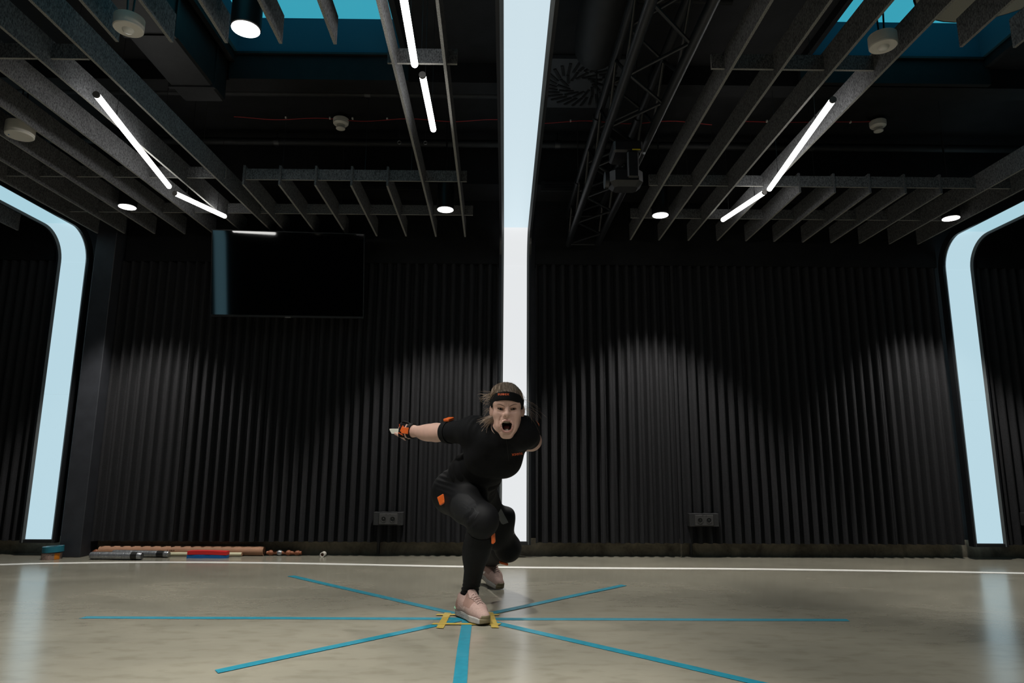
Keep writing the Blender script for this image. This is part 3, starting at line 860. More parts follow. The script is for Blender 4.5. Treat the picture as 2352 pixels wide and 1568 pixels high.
def baton(a, b, r, label):
    a = Vector((a[0], a[1], r)); b = Vector((b[0], b[1], r)); d = (b - a).normalized(); L = (b - a).length
    root = tag(empty('wrapped_baton', (a + b) / 2 - Vector((0, 0, r))), label, 'baton'); o = (a + b) / 2 - Vector((0, 0, r))
    rs = random.Random(label)
    pts = []; rad = []; k = 26
    for i in range(k + 1):
        t = i / k
        e = min(1, 0.86 + 0.14 * min(1, min(t, 1 - t) * 24))
        pts.append(a + d * (L * t) - o); rad.append(r * e * (0.97 + 0.02 * rs.random()) )
    MB().tube(pts, r, 16, radii=rad).build('foil_wrap', M['duct_tape'], root, smooth=True)
    q = a + d * (L * 0.80) - o; q2 = a + d * (L * 0.92) - o
    MB().tube([q, q2], r * 0.99, 16).build('black_band', M['black_tape'], root, smooth=True)
    return root
baton((-3.105, 5.318), (-2.712, 5.300), 0.0285, 'nearer silver tape-wrapped baton with black band on the floor')
baton((-3.030, 5.480), (-2.575, 5.430), 0.0255, 'farther silver tape-wrapped baton with black band, behind the other')

ct = tag(empty('cardboard_tube', (-2.5375, 5.565, 0)), 'long brown cardboard tube lying along the wall base', 'tube')
ct.rotation_euler = (0, 0, R(0.2))
vs = []; fs = []; n = 22; r = 0.0345; ri = 0.0275
for x in (-0.6425, 0.6425):
    for rr in (r, ri):
        for q in range(n):
            an = 2 * math.pi * q / n; vs.append((x, rr * math.cos(an), r + 0.0005 + rr * math.sin(an)))
for q in range(n):
    w_ = (q + 1) % n
    fs += [(q, 2 * n + q, 2 * n + w_, w_), (n + w_, 3 * n + w_, 3 * n + q, n + q), (q, w_, n + w_, n + q), (2 * n + w_, 2 * n + q, 3 * n + q, 3 * n + w_)]
MB().add(vs, fs).build('tube_wall', M['cardboard'], ct, smooth=True)
for x in (-0.105, -0.085, -0.07, -0.055, 0.10, 0.118):
    MB().box(x, x + 0.009, -r - 0.0006, -r + 0.0015, r + 0.002, r + 0.010).build('printed_mark', M['cork_core'], ct)
rod = tag(empty('wooden_rod', (-2.67, 5.500, 0)), 'thin pale wooden rod lying in front of the cardboard tube', 'rod')
MB().tube([(-0.52, 0.012, 0.0155), (0.62, 0.018, 0.0155)], 0.015, 14).build('shaft', M['pale_wood'], rod, smooth=True)
MB().tube([(0.6202, 0.018, 0.0155), (0.6225, 0.018, 0.0155)], 0.012, 12).build('end_grain', M['cardboard'], rod, smooth=True)

# red and blue foam pieces stacked
def foam(z0, z1, m, label, off, wob):
    pts = []
    k = 16
    for i in range(k + 1):
        x = -0.150 + 0.30 * i / k; pts.append((x, -0.03 + wob * math.sin(i * 0.9) * 0.004))
    for i in range(k, -1, -1):
        x = -0.150 + 0.30 * i / k; pts.append((x, 0.03 + 0.003 * math.sin(i * 0.6)))
    o = MB().prism(pts, z0, z1)
    o.v = [(x, y, z + 0.0025 * (math.sin((x + 0.15) * 14)) * (1 if z > z0 + 1e-6 else (1 if z0 > 0.001 else 0))) for x, y, z in o.v]
    ob = o.build('foam_block', M[m], loc=(-2.275 + off, 5.430, 0.0))
    return tag(ob, label, 'foam block')
foam(0.0, 0.024, 'blue_foam', 'long blue foam block, lower of two on the floor by the tube', 0.0, 1)
foam(0.0255, 0.052, 'red_foam', 'long red foam block lying on the blue one', 0.002, 0.5)

# wooden massage sticks with knobs at the wall
def knob_stick(x0, x1, n, y, label, grey=None):
    root = tag(empty('knobbed_stick', ((x0 + x1) / 2, y, 0)), label, 'stick')
    cx_ = (x0 + x1) / 2
    MB().tube([(x0 - cx_, 0, 0.022), (x1 - cx_, 0, 0.022)], 0.0135, 12).build('shaft', M['brown_wood'], root, smooth=True)
    for k in range(n):
        x = x0 + (x1 - x0) * (k + 0.5) / n - cx_
        b = MB(); b.lathe([(0.004, -0.024), (0.014, -0.019), (0.0195, -0.010), (0.0215, 0), (0.0195, 0.010), (0.014, 0.019), (0.004, 0.024)], 16)
        b.xf(Matrix.Rotation(R(90), 4, 'Y')); b.xf(Matrix.Translation((x, 0, 0.022)))
        b.build('knob', M['duct_tape'] if grey == k else M['brown_wood'], root, smooth=True)
    return root
knob_stick(-1.875, -1.600, 4, 5.572, 'brown knobbed wooden stick beyond the end of the cardboard tube', grey=1)
knob_stick(-3.244, -3.188, 1, 5.575, 'short brown wooden stick end beside the pillar')
sp = tag(empty('pipe_piece', (-1.415, 5.520, 0)), 'small white pipe piece standing open end towards the camera', 'pipe piece')
b = MB(); b.lathe([(0.0125, -0.03), (0.0185, -0.03), (0.0185, 0.03), (0.0125, 0.03), (0.0125, -0.03)], 18, closed=False)
b.xf(Matrix.Rotation(R(90), 4, 'X')); b.xf(Matrix.Translation((0, 0, 0.0187))); b.build('shell', M['white_plastic'], sp, smooth=True)
b = MB(); b.lathe([(0.0123, -0.0), (0.0123, 0.02)], 16)
b.xf(Matrix.Rotation(R(90), 4, 'X')); b.xf(Matrix.Translation((0, 0, 0.0187))); b.build('inner_plug', M['cork_core'], sp)

# ================================================================== THE PERSON
# body and clothes are grown from one distance field so that limbs join smoothly
M['skin'] = mat('skin', (0.63, 0.395, 0.32), 0.5, spec=0.4, noise=0.05, nscale=25)
M['lip'] = mat('lip', (0.47, 0.235, 0.20), 0.4, spec=0.5)
M['mouth_inside'] = mat('mouth_inside', (0.085, 0.018, 0.018), 0.45, spec=0.4)
M['tongue'] = mat('tongue', (0.27, 0.085, 0.08), 0.4, spec=0.5)
M['teeth'] = mat('teeth', (0.62, 0.56, 0.45), 0.25, spec=0.5)
M['eye_white'] = mat('eye_white', (0.42, 0.37, 0.33), 0.2, spec=0.5)
M['iris'] = mat('iris', (0.022, 0.016, 0.012), 0.15, spec=0.6)
M['brow'] = mat('brow', (0.17, 0.10, 0.07), 0.8)
M['shirt'] = mat('shirt', (0.0036, 0.0037, 0.0045), 0.8, spec=0.16, noise=0.25, nscale=60, bump=0.2, bscale=300)
M['leggings'] = mat('leggings', (0.0030, 0.0031, 0.0038), 0.65, spec=0.2, noise=0.2, nscale=60, bump=0.15, bscale=400)
M['strap'] = mat('strap', (0.0045, 0.0045, 0.005), 0.8, spec=0.2)
M['mesh_panel'] = mat('mesh_panel', (0.0075, 0.0078, 0.0090), 0.7, spec=0.3, noise=0.3, nscale=500)
M['patch_grey'] = mat('patch_grey', (0.115, 0.115, 0.115), 0.6, noise=0.15, nscale=300)
M['orange'] = mat('orange', (0.78, 0.135, 0.018), 0.42, spec=0.5)
M['orange_print'] = mat('orange_print', (0.78, 0.12, 0.02), 0.6)
M['dark_print'] = mat('dark_print', (0.10, 0.02, 0.01), 0.6)
M['led'] = mat('led', (0.9, 0.65, 0.3), 0.3)
M['hair'] = mat('hair', (0.150, 0.098, 0.066), 0.5, spec=0.35, col2=(0.42, 0.305, 0.22), nscale=90, stretch=(1.0, 0.16, 0.3), bump=0.5, detail=2)
M['hair_strand'] = mat('hair_strand', (0.44, 0.325, 0.24), 0.45, spec=0.4)
M['hair_dark'] = mat('hair_dark', (0.21, 0.138, 0.092), 0.45, spec=0.4)
M['shoe_pink'] = mat('shoe_pink', (0.300, 0.205, 0.180), 0.75, spec=0.2, noise=0.10, nscale=160, bump=0.2)
M['shoe_dark'] = mat('shoe_dark', (0.22, 0.135, 0.112), 0.8, spec=0.2)
M['lace'] = mat('lace', (0.36, 0.255, 0.225), 0.8)
M['sole'] = mat('sole', (0.27, 0.255, 0.24), 0.6, noise=0.1, nscale=120)
M['sole_hole'] = mat('sole_hole', (0.08, 0.075, 0.075), 0.8)
M['mint'] = mat('mint', (0.24, 0.48, 0.31), 0.5)
M['toe_rubber'] = mat('toe_rubber', (0.105, 0.085, 0.042), 0.6)
M['swoosh'] = mat('swoosh', (0.62, 0.60, 0.58), 0.5)
M['baton_white'] = mat('baton_white', (0.78, 0.77, 0.68), 0.35, spec=0.5)

V = lambda *a: np.array(a, dtype=np.float64)
def unit(a): return a / np.linalg.norm(a)

class Prim: pass
def rcone(a, b, ra, rb, k=0.02):
    a = np.asarray(a, float); b = np.asarray(b, float)
    p = Prim(); p.k = k
    p.lo = np.minimum(a - ra, b - rb); p.hi = np.maximum(a + ra, b + rb)
    ba = b - a; L2 = float(ba @ ba)
    def f(x, y, z):
        px, py, pz = x - a[0], y - a[1], z - a[2]
        t = np.clip((px * ba[0] + py * ba[1] + pz * ba[2]) / L2, 0, 1)
        dx, dy, dz = px - t * ba[0], py - t * ba[1], pz - t * ba[2]
        return np.sqrt(dx * dx + dy * dy + dz * dz) - (ra + (rb - ra) * t)
    p.f = f; return p
def ell(c, rad, axes=None, k=0.02):
    c = np.asarray(c, float); rad = np.asarray(rad, float)
    A = np.eye(3) if axes is None else np.array([unit(np.asarray(q, float)) for q in axes])
    p = Prim(); p.k = k
    ext = np.sqrt(((A * rad[:, None]) ** 2).sum(0)); p.lo = c - ext; p.hi = c + ext
    def f(x, y, z):
        px, py, pz = x - c[0], y - c[1], z - c[2]
        q = [(A[i, 0] * px + A[i, 1] * py + A[i, 2] * pz) for i in range(3)]
        k0 = np.sqrt(sum((q[i] / rad[i]) ** 2 for i in range(3)))
        k1 = np.sqrt(sum((q[i] / rad[i] ** 2) ** 2 for i in range(3)))
        return k0 * (k0 - 1.0) / np.maximum(k1, 1e-9)
    p.f = f; return p
def smin(a, b, k):
    h = np.maximum(k - np.abs(a - b), 0) / k
    return np.minimum(a, b) - h * h * k * 0.25
def smax(a, b, k): return -smin(-a, -b, k)

class Field:
    """list of ('u'|'s', prim): union or subtraction, smooth"""
    def __init__(s): s.ops = []
    def u(s, *ps):
        for p in ps: s.ops.append(('u', p))
        return s
    def sub(s, *ps):
        for p in ps: s.ops.append(('s', p))
        return s
    def at(s, P):
        P = np.atleast_2d(np.asarray(P, float)); x, y, z = P[:, 0], P[:, 1], P[:, 2]
        d = np.full(len(P), 1.0)
        for o, p in s.ops:
            q = p.f(x, y, z); d = smin(d, q, p.k) if o == 'u' else smax(d, -q, p.k)
        return d
    def grid(s, xs, ys, zs, margin=0.035):
        D = np.full((len(xs), len(ys), len(zs)), 1.0, np.float32)
        for o, p in s.ops:
            mg = margin + p.k
            i0, i1 = np.searchsorted(xs, p.lo[0] - mg), np.searchsorted(xs, p.hi[0] + mg)
            j0, j1 = np.searchsorted(ys, p.lo[1] - mg), np.searchsorted(ys, p.hi[1] + mg)
            k0, k1 = np.searchsorted(zs, p.lo[2] - mg), np.searchsorted(zs, p.hi[2] + mg)
            if i1 <= i0 or j1 <= j0 or k1 <= k0: continue
            X = xs[i0:i1, None, None].astype(np.float32); Y = ys[None, j0:j1, None].astype(np.float32); Z = zs[None, None, k0:k1].astype(np.float32)
            q = p.f(X, Y, Z).astype(np.float32); sl = (slice(i0, i1), slice(j0, j1), slice(k0, k1))
            D[sl] = smin(D[sl], q, p.k) if o == 'u' else smax(D[sl], -q, p.k)
        return D
    def grad(s, P, e=0.0012):
        P = np.atleast_2d(P); g = np.zeros_like(P)
        for i in range(3):
            d = np.zeros(3); d[i] = e
            g[:, i] = s.at(P + d) - s.at(P - d)
        return g / np.maximum(np.linalg.norm(g, axis=1, keepdims=True), 1e-9)
    def snap(s, P, off=0.0, it=12):
        P = np.atleast_2d(np.asarray(P, float)).copy()
        for _ in range(it): P -= s.grad(P) * (s.at(P) - off)[:, None] * 0.8
        return P
    def cast(s, O, d, off=0.0, tmax=0.4):
        """march from points O along direction d until the field falls to off"""
        O = np.atleast_2d(np.asarray(O, float)).copy(); d = unit(np.asarray(d, float)); t = np.zeros(len(O))
        for _ in range(60):
            q = s.at(O + d * t[:, None]) - off; t = np.minimum(t + q * 0.8, tmax)
        return O + d * t[:, None]

def surface_nets(D, xs, ys, zs):
    S = D < 0
    nx, ny, nz = D.shape
    c = [S[i:nx - 1 + i, j:ny - 1 + j, k:nz - 1 + k] for i in (0, 1) for j in (0, 1) for k in (0, 1)]
    cnt = sum(a.astype(np.int8) for a in c)
    act = (cnt > 0) & (cnt < 8)
    I, J, K = np.nonzero(act)
    idx = np.full(act.shape, -1, np.int32); idx[I, J, K] = np.arange(len(I))
    acc = np.zeros((len(I), 3)); num = np.zeros(len(I))
    X = [xs[I], xs[I + 1]]; Y = [ys[J], ys[J + 1]]; Z = [zs[K], zs[K + 1]]
    val = {(i, j, k): D[I + i, J + j, K + k].astype(float) for i in (0, 1) for j in (0, 1) for k in (0, 1)}
    for ax in range(3):
        for u in (0, 1):
            for v in (0, 1):
                a = [0, 0, 0]; o = [q for q in range(3) if q != ax]
                a[o[0]] = u; a[o[1]] = v; b = list(a); b[ax] = 1
                va, vb = val[tuple(a)], val[tuple(b)]
                m = (va < 0) != (vb < 0)
                t = np.where(m, va / np.where(m, va - vb, 1), 0)
                p = np.stack([X[a[0]], Y[a[1]], Z[a[2]]], 1); q = np.stack([X[b[0]], Y[b[1]], Z[b[2]]], 1)
                acc += np.where(m[:, None], p + (q - p) * t[:, None], 0); num += m
    verts = acc / num[:, None]
    quads = []
    for ax in range(3):
        sl0 = [slice(None)] * 3; sl1 = [slice(None)] * 3
        sl0[ax] = slice(0, -1); sl1[ax] = slice(1, None)
        a = S[tuple(sl0)]; b = S[tuple(sl1)]
        o = [q for q in range(3) if q != ax]
        m = a != b
        rng = [slice(None)] * 3
        for q in o: rng[q] = slice(1, -1)
        mm = np.zeros_like(m); mm[tuple(rng)] = m[tuple(rng)]
        E_ = np.array(np.nonzero(mm)).T
        if len(E_) == 0: continue
        def cell(du, dv):
            q = E_.copy(); q[:, o[0]] -= du; q[:, o[1]] -= dv
            return idx[q[:, 0], q[:, 1], q[:, 2]]
        Q = np.stack([cell(1, 1), cell(0, 1), cell(0, 0), cell(1, 0)], 1)
        flip = a[E_[:, 0], E_[:, 1], E_[:, 2]]
        if ax == 1: flip = ~flip
        Q[~flip] = Q[~flip][:, ::-1]
        quads.append(Q)
    Q = np.concatenate(quads)
    return verts, Q

def axis(segs):
    """segs = [(start, end, step)...] contiguous"""
    out = []
    for a, b, st in segs:
        n = max(1, int(round((b - a) / st))); out.append(np.linspace(a, b, n, endpoint=False))
    out.append(np.array([segs[-1][1]]))
    return np.concatenate(out)

def np_mesh(name, verts, quads, mats, mi=None, parent=None, smooth=True):
    me = bpy.data.meshes.new(name)
    me.vertices.add(len(verts)); me.vertices.foreach_set('co', np.ascontiguousarray(verts, np.float32).ravel())
    n = len(quads); me.loops.add(n * 4); me.loops.foreach_set('vertex_index', np.ascontiguousarray(quads, np.int32).ravel())
    me.polygons.add(n); me.polygons.foreach_set('loop_start', np.arange(0, n * 4, 4, dtype=np.int32))
    try: me.polygons.foreach_set('loop_total', np.full(n, 4, np.int32))
    except Exception: pass
    for m_ in (mats if isinstance(mats, (list, tuple)) else [mats]): me.materials.append(m_)
    if mi is not None: me.polygons.foreach_set('material_index', mi.astype(np.int32))
    me.polygons.foreach_set('use_smooth', np.full(n, smooth, bool))
    me.update(calc_edges=True); me.validate()
    o = bpy.data.objects.new(name, me); COL.objects.link(o)
    if parent: o.parent = parent
    return o

# ------------------------------------------------------------------ joints (metres)
PR = V(-0.15, 3.45, 0.0)                      # where the person stands
neck = V(-0.012, 3.155, 0.858); chest = V(-0.040, 3.235, 0.792); waist = V(-0.128, 3.44, 0.672); pelvis = V(-0.172, 3.56, 0.597)
hipR = V(-0.258, 3.56, 0.572); hipL = V(-0.120, 3.65, 0.570)
kneeR = V(-0.100, 3.215, 0.476); ankR = V(-0.163, 3.43, 0.105)
kneeL = V(0.023, 3.92, 0.266); ankL = V(-0.100, 4.30, 0.135)
shR = V(-0.150, 3.235, 0.872); elR = V(-0.343, 3.44, 0.876); wrR = V(-0.489, 3.64, 0.891)
shL = V(0.088, 3.14, 0.868); elL = V(0.133, 3.40, 0.836); wrL = V(0.060, 3.60, 0.80)
LAT = unit(V(1, 0.10, -0.02)); SP = unit(neck - pelvis); NRM = unit(np.cross(LAT, SP)); LAT = unit(np.cross(SP, NRM))
if NRM[1] > 0: NRM = -NRM                      # NRM points out of the chest, towards the camera and down

# head frame: X to the right of the picture, F towards the camera, U up
HF = unit(V(-0.004, -0.993, -0.075)); HX = unit(np.cross(V(0, 0, 1), -HF)); HX = unit(V(1, 0, -0.004)); HU = unit(np.cross(HX, -HF)); 
if HU[2] < 0: HU = -HU
EYE = V(0.010, 3.00, 0.964); HO = EYE - HF * 0.078
def H(x, f, z): return HO + HX * x + HF * f + HU * z
HA = (HX, HF, HU)

body = Field(); torso = Field(); legs = Field(); arms = Field()
def both(fields, p):
    for q in fields: q.u(p)
# torso
T = [ell(pelvis + SP * 0.0 - LAT * 0.012, (0.138, 0.115, 0.118), (LAT, SP, NRM), 0.05),
     ell(waist - LAT * 0.016, (0.130, 0.130, 0.098), (LAT, SP, NRM), 0.06),
     ell(chest - SP * 0.03 - NRM * 0.008, (0.138, 0.150, 0.104), (LAT, SP, NRM), 0.06),
     rcone(shR + V(0.03, 0.0, -0.012), shL + V(-0.03, 0, -0.012), 0.060, 0.060, 0.05),
     ell(chest - SP * 0.050 + NRM * 0.050 - LAT * 0.058, (0.060, 0.060, 0.043), (LAT, SP, NRM), 0.05),
     ell(chest - SP * 0.050 + NRM * 0.050 + LAT * 0.058, (0.060, 0.060, 0.043), (LAT, SP, NRM), 0.05)]
for p in T: both((body, torso), p)
# buttocks, thighs, shins, ankles
Lg = [rcone(hipR, kneeR, 0.104, 0.064, 0.05), ell(hipR + V(-0.012, 0.05, 0.0), (0.098, 0.10, 0.095), None, 0.05),
      ell(hipR * 0.5 + kneeR * 0.5 + V(0, 0.0, 0.012), (0.082, 0.12, 0.080), (LAT, unit(kneeR - hipR), np.cross(LAT, unit(kneeR - hipR))), 0.05),
      ell(kneeR + V(0.004, -0.014, -0.006), (0.060, 0.058, 0.066), None, 0.03),
      rcone(kneeR + V(0, 0.01, -0.02), ankR, 0.058, 0.034, 0.04),
      ell(kneeR * 0.66 + ankR * 0.34 + V(-0.006, 0.030, -0.01), (0.056, 0.056, 0.105), (LAT, V(0, 0.87, 0.5), unit(kneeR - ankR)), 0.04),
      rcone(ankR, ankR + V(0.005, -0.01, -0.04), 0.0345, 0.034, 0.02),
      rcone(hipL, kneeL, 0.072, 0.062, 0.05), ell(hipL + V(-0.01, 0.05, 0.0), (0.075, 0.10, 0.095), None, 0.05),
      ell(hipL * 0.36 + kneeL * 0.64 + V(0.004, -0.005, 0.0), (0.063, 0.070, 0.10), (LAT, np.cross(LAT, unit(kneeL - hipL)), unit(kneeL - hipL)), 0.05),
      ell(kneeL + V(0.002, -0.012, -0.010), (0.060, 0.058, 0.062), None, 0.03),
      rcone(kneeL + V(0, 0.01, -0.01), ankL, 0.056, 0.036, 0.04),
      ell(kneeL * 0.66 + ankL * 0.34 + V(0, 0.01, 0.028), (0.054, 0.105, 0.052), (LAT, unit(ankL - kneeL), np.cross(LAT, unit(ankL - kneeL))), 0.04),
      rcone(ankL, ankL + V(0.01, -0.01, -0.035), 0.037, 0.036, 0.02)]
for p in T[:2]: legs.u(p)
for p in Lg: both((body, legs), p)
# feet inside the shoes
FD = unit(V(0.52, -0.85, 0)); FDL = unit(V(0.50, -0.86, -0.06))
for an, fd in ((ankR, FD), (ankL, unit(FDL + V(0, 0, -0.25)))):
    body.u(rcone(an + V(0, 0, -0.045), an + fd * 0.10 + V(0, 0, -0.055), 0.032, 0.020, 0.02))
# arms
Ar = [ell(shR + V(0.005, 0, 0.0), (0.066, 0.066, 0.062), None, 0.04), rcone(shR, elR, 0.056, 0.0405, 0.04),
      ell(shL + V(0.0, 0.0, 0.0), (0.064, 0.066, 0.062), None, 0.04), rcone(shL, elL, 0.056, 0.046, 0.04)]
for p in Ar: both((body, torso, arms), p)
dF = unit(wrR - elR)
body.u(rcone(elR, wrR, 0.0405, 0.0275, 0.03),
       ell(elR * 0.70 + wrR * 0.30 + V(0, 0, -0.005), (0.100, 0.037, 0.039), (dF, unit(np.cross(dF, V(0, 0, 1))), V(0, 0, 1)), 0.03),
       rcone(elL, wrL, 0.046, 0.028, 0.03), rcone(wrL, wrL + V(-0.04, 0.08, -0.01), 0.03, 0.024, 0.03))
# neck
NK0 = neck + V(0, 0.015, 0.0); NK1 = H(0, -0.020, -0.050)
body.u(rcone(NK0, NK1, 0.056, 0.049, 0.03))
torso.u(rcone(NK0 + V(0, 0, -0.03), NK0 * 0.62 + NK1 * 0.38, 0.060, 0.030, 0.03))

# right hand: palm, curled fingers around the baton, thumb along it
hd = unit(V(-0.86, 0.50, 0.09)); hb = unit(V(-0.50, -0.86, 0.05)); hb = unit(hb - hd * (hb @ hd)); hu = unit(np.cross(hd, hb))
if hu[2] < 0: hu = -hu                      # hd: wrist to knuckles, hb: out of the back of the hand (to the camera), hu: up
def HD(d, b, u_): return wrR + hd * d + hb * b + hu * u_
body.u(ell(HD(0.045, 0.0, 0.0), (0.050, 0.0175, 0.033), (hd, hb, hu), 0.02), rcone(HD(-0.005, 0, 0), HD(0.03, 0, 0), 0.0275, 0.024, 0.02))
fing = []
for i, (u0, L1, L2, L3, r_) in enumerate(((0.029, 0.040, 0.026, 0.020, 0.0093), (0.010, 0.043, 0.028, 0.021, 0.0096), (-0.010, 0.040, 0.026, 0.020, 0.0092), (-0.027, 0.032, 0.020, 0.017, 0.0083))):
    k0 = HD(0.082 - 0.004 * abs(i - 1), 0.004, u0 * 0.95)
    k1 = k0 + hd * L1 * 0.62 - hb * L1 * 0.72 + hu * 0.001
    k2 = k1 - hd * L2 * 0.55 - hb * L2 * 0.72
    k3 = k2 - hd * L3 * 0.96 + hb * L3 * 0.10
    fing += [(k0, k1, r_ * 1.06, r_), (k1, k2, r_, r_ * 0.93), (k2, k3, r_ * 0.93, r_ * 0.80)]
    body.u(rcone(HD(0.05, 0.0, u0 * 0.8), k0, r_ * 1.3, r_ * 1.15, 0.012))
    body.u(rcone(k0, k1, r_ * 1.1, r_, 0.005), rcone(k1, k2, r_, r_ * 0.93, 0.003), rcone(k2, k3, r_ * 0.93, r_ * 0.8, 0.003))
# thumb: leaves the lower side of the palm, lies along the baton
t0 = HD(0.018, -0.006, -0.024); t1 = HD(0.060, -0.018, -0.040); t2 = HD(0.094, -0.016, -0.026) + V(-0.006, 0, 0); t3 = t2 + V(-0.022, 0.004, 0.008)
body.u(rcone(t0, t1, 0.0150, 0.0115, 0.012), rcone(t1, t2, 0.0112, 0.0100, 0.005), rcone(t2, t3, 0.0100, 0.0078, 0.004))

# ------------------------------------------------------------------ head
sk = ell(H(0, 0.0, 0.030), (0.0680, 0.095, 0.080), HA, 0.02)
body.u(sk,
       ell(H(0, 0.030, -0.034), (0.0545, 0.052, 0.060), HA, 0.025),
       ell(H(0, 0.052, 0.030), (0.056, 0.034, 0.044), HA, 0.03),
       rcone(H(-0.0455, 0.006, -0.034), H(-0.012, 0.056, -0.113), 0.0150, 0.0140, 0.022),
       rcone(H(0.0445, 0.006, -0.034), H(0.012, 0.056, -0.113), 0.0150, 0.0140, 0.022),
       rcone(H(-0.010, 0.061, -0.1145), H(0.010, 0.061, -0.1145), 0.0160, 0.0160, 0.02),
       rcone(H(-0.016, 0.061, -0.076), H(0.016, 0.061, -0.076), 0.0255, 0.0255, 0.025))
for s_ in (-1, 1):
    body.u(ell(H(s_ * 0.038, 0.056, -0.026), (0.022, 0.021, 0.018), HA, 0.022),
           ell(H(s_ * 0.030, 0.045, -0.060), (0.014, 0.026, 0.036), HA, 0.030),
           rcone(H(s_ * 0.010, 0.080, 0.010), H(s_ * 0.042, 0.066, 0.019), 0.0095, 0.0085, 0.016))
for s_ in (-1, 1):
    body.sub(ell(H(s_ * 0.029, 0.094, -0.002), (0.0175, 0.016, 0.0095), HA, 0.012))
for s_ in (-1, 1):
    body.u(ell(H(s_ * 0.029, 0.0695, -0.002), (0.0165, 0.0115, 0.0115), HA, 0.008))
# nose
body.u(rcone(H(0, 0.080, 0.006), H(0, 0.0985, -0.0245), 0.0080, 0.0098, 0.012),
       ell(H(-0.0120, 0.0885, -0.0290), (0.0082, 0.0100, 0.0070), HA, 0.007), ell(H(0.0120, 0.0885, -0.0290), (0.0082, 0.0100, 0.0070), HA, 0.007),
       ell(H(0, 0.0975, -0.0265), (0.0096, 0.0100, 0.0086), HA, 0.006))
for s_ in (-1, 1):
    body.sub(ell(H(s_ * 0.0066, 0.095, -0.0360), (0.0040, 0.0046, 0.0034), HA, 0.003))
# upper lip mound and folds beside the nose
body.u(ell(H(0, 0.077, -0.045), (0.025, 0.0130, 0.012), HA, 0.016))
def crease(pts, r, depth, k):
    q = body.cast(np.array([H(x, 0.16, z) for x, z in pts]), -HF, r - depth, tmax=0.3)
    return [rcone(a, b, r, r, k) for a, b in zip(q[:-1], q[1:])]
cre = []
for s_ in (-1, 1):
    cre += crease([(s_ * 0.0205, -0.0275), (s_ * 0.0265, -0.038), (s_ * 0.0320, -0.052), (s_ * 0.0350, -0.070), (s_ * 0.0340, -0.088), (s_ * 0.0300, -0.100)], 0.004, 0.0025, 0.005)
    cre += crease([(s_ * 0.0045, 0.006), (s_ * 0.0038, 0.012), (s_ * 0.0045, 0.018)], 0.003, 0.0013, 0.005)
    cre += crease([(s_ * 0.012, -0.0125), (s_ * 0.020, -0.0155), (s_ * 0.030, -0.0160), (s_ * 0.038, -0.0140)], 0.003, 0.0011, 0.005)
for p in cre: body.sub(p)
# mouth opening
def mouth_prims(g=0.0, k=0.004):
    return [ell(H(0, 0.075, -0.0685), (0.0255 + g, 0.036 + g, 0.0140 + g), HA, k), ell(H(0, 0.072, -0.0830), (0.0225 + g, 0.034 + g, 0.0170 + g), HA, k)]
def lip_chain(pts, push):
    q = body.cast(np.array([H(x, 0.16, z) for x, z in pts]), -HF, push, tmax=0.3)
    return [v for v in q]
lipU = lip_chain([(-0.0268, -0.0690), (-0.0180, -0.0580), (-0.0065, -0.0530), (0, -0.0538), (0.0065, -0.0530), (0.0180, -0.0580), (0.0268, -0.0690)], 0.0014)
lipL = lip_chain([(-0.0268, -0.0690), (-0.0245, -0.0860), (-0.0145, -0.0990), (0, -0.1030), (0.0145, -0.0990), (0.0245, -0.0860), (0.0268, -0.0690)], 0.0012)
for p in mouth_prims(): body.sub(p)
lips = Field()
for ch, r_ in ((lipU, 0.0030), (lipL, 0.0034)):
    for a, b in zip(ch[:-1], ch[1:]):
        q = rcone(a, b, r_, r_, 0.004); body.u(q); lips.u(q)
cavity = Field()
for p in mouth_prims(0.0022): cavity.u(p)
# eye slits
for s_ in (-1, 1):
    ax = unit(HX + HU * 0.16 * s_); au = unit(np.cross(ax, -HF)); au = au if au @ HU > 0 else -au
    body.sub(ell(H(s_ * 0.029, 0.080, -0.003), (0.0138, 0.0135, 0.0049), (ax, HF, au), 0.0012))
# ears
for s_ in (-1, 1):
    ea = (unit(HX * s_ + HF * 0.55), unit(HF - HX * s_ * 0.55), HU)
    body.u(ell(H(s_ * 0.0715, -0.004, -0.011), (0.0075, 0.0165, 0.0265), ea, 0.006))
    body.sub(ell(H(s_ * 0.0780, 0.007, -0.007), (0.0045, 0.009, 0.0165), ea, 0.004))

# ------------------------------------------------------------------ grow the body
person = tag(empty('person', PR), 'person in black sports clothes lunging forward, shouting, right arm stretched back', 'person')
def add_body(name, verts, quads, mats, mi=None): 
    return np_mesh(name, verts - PR, quads, mats, mi, person)
xs = axis([(-0.74, -0.68, 0.006), (-0.68, -0.48, 0.0030), (-0.48, -0.09, 0.008), (-0.09, 0.11, 0.0021), (0.11, 0.24, 0.008)])
ys = axis([(2.86, 2.93, 0.0021), (2.93, 3.00, 0.0021), (3.00, 3.20, 0.0030), (3.20, 3.62, 0.009), (3.62, 3.80, 0.0030), (3.80, 4.50, 0.009)])
zs = axis([(0.012, 0.80, 0.009), (0.80, 0.86, 0.004), (0.86, 0.99, 0.0021), (0.99, 1.09, 0.0035)])
D = body.grid(xs, ys, zs)
bv, bq = surface_nets(D, xs, ys, zs)
fc = bv[bq].mean(1)
mi = np.zeros(len(bq), np.int32)
near = np.linalg.norm(fc - H(0, 0.07, -0.075), axis=1) < 0.07
li = np.where(near)[0]
dl = lips.at(fc[li]); dc = cavity.at(fc[li]); 
loc_f = (fc[li] - HO) @ HF
mi[li[(dc < 0) & (dl > 0.0012)]] = 2
bo = add_body('body', bv, bq, [M['skin'], M['lip'], M['mouth_inside']], mi)

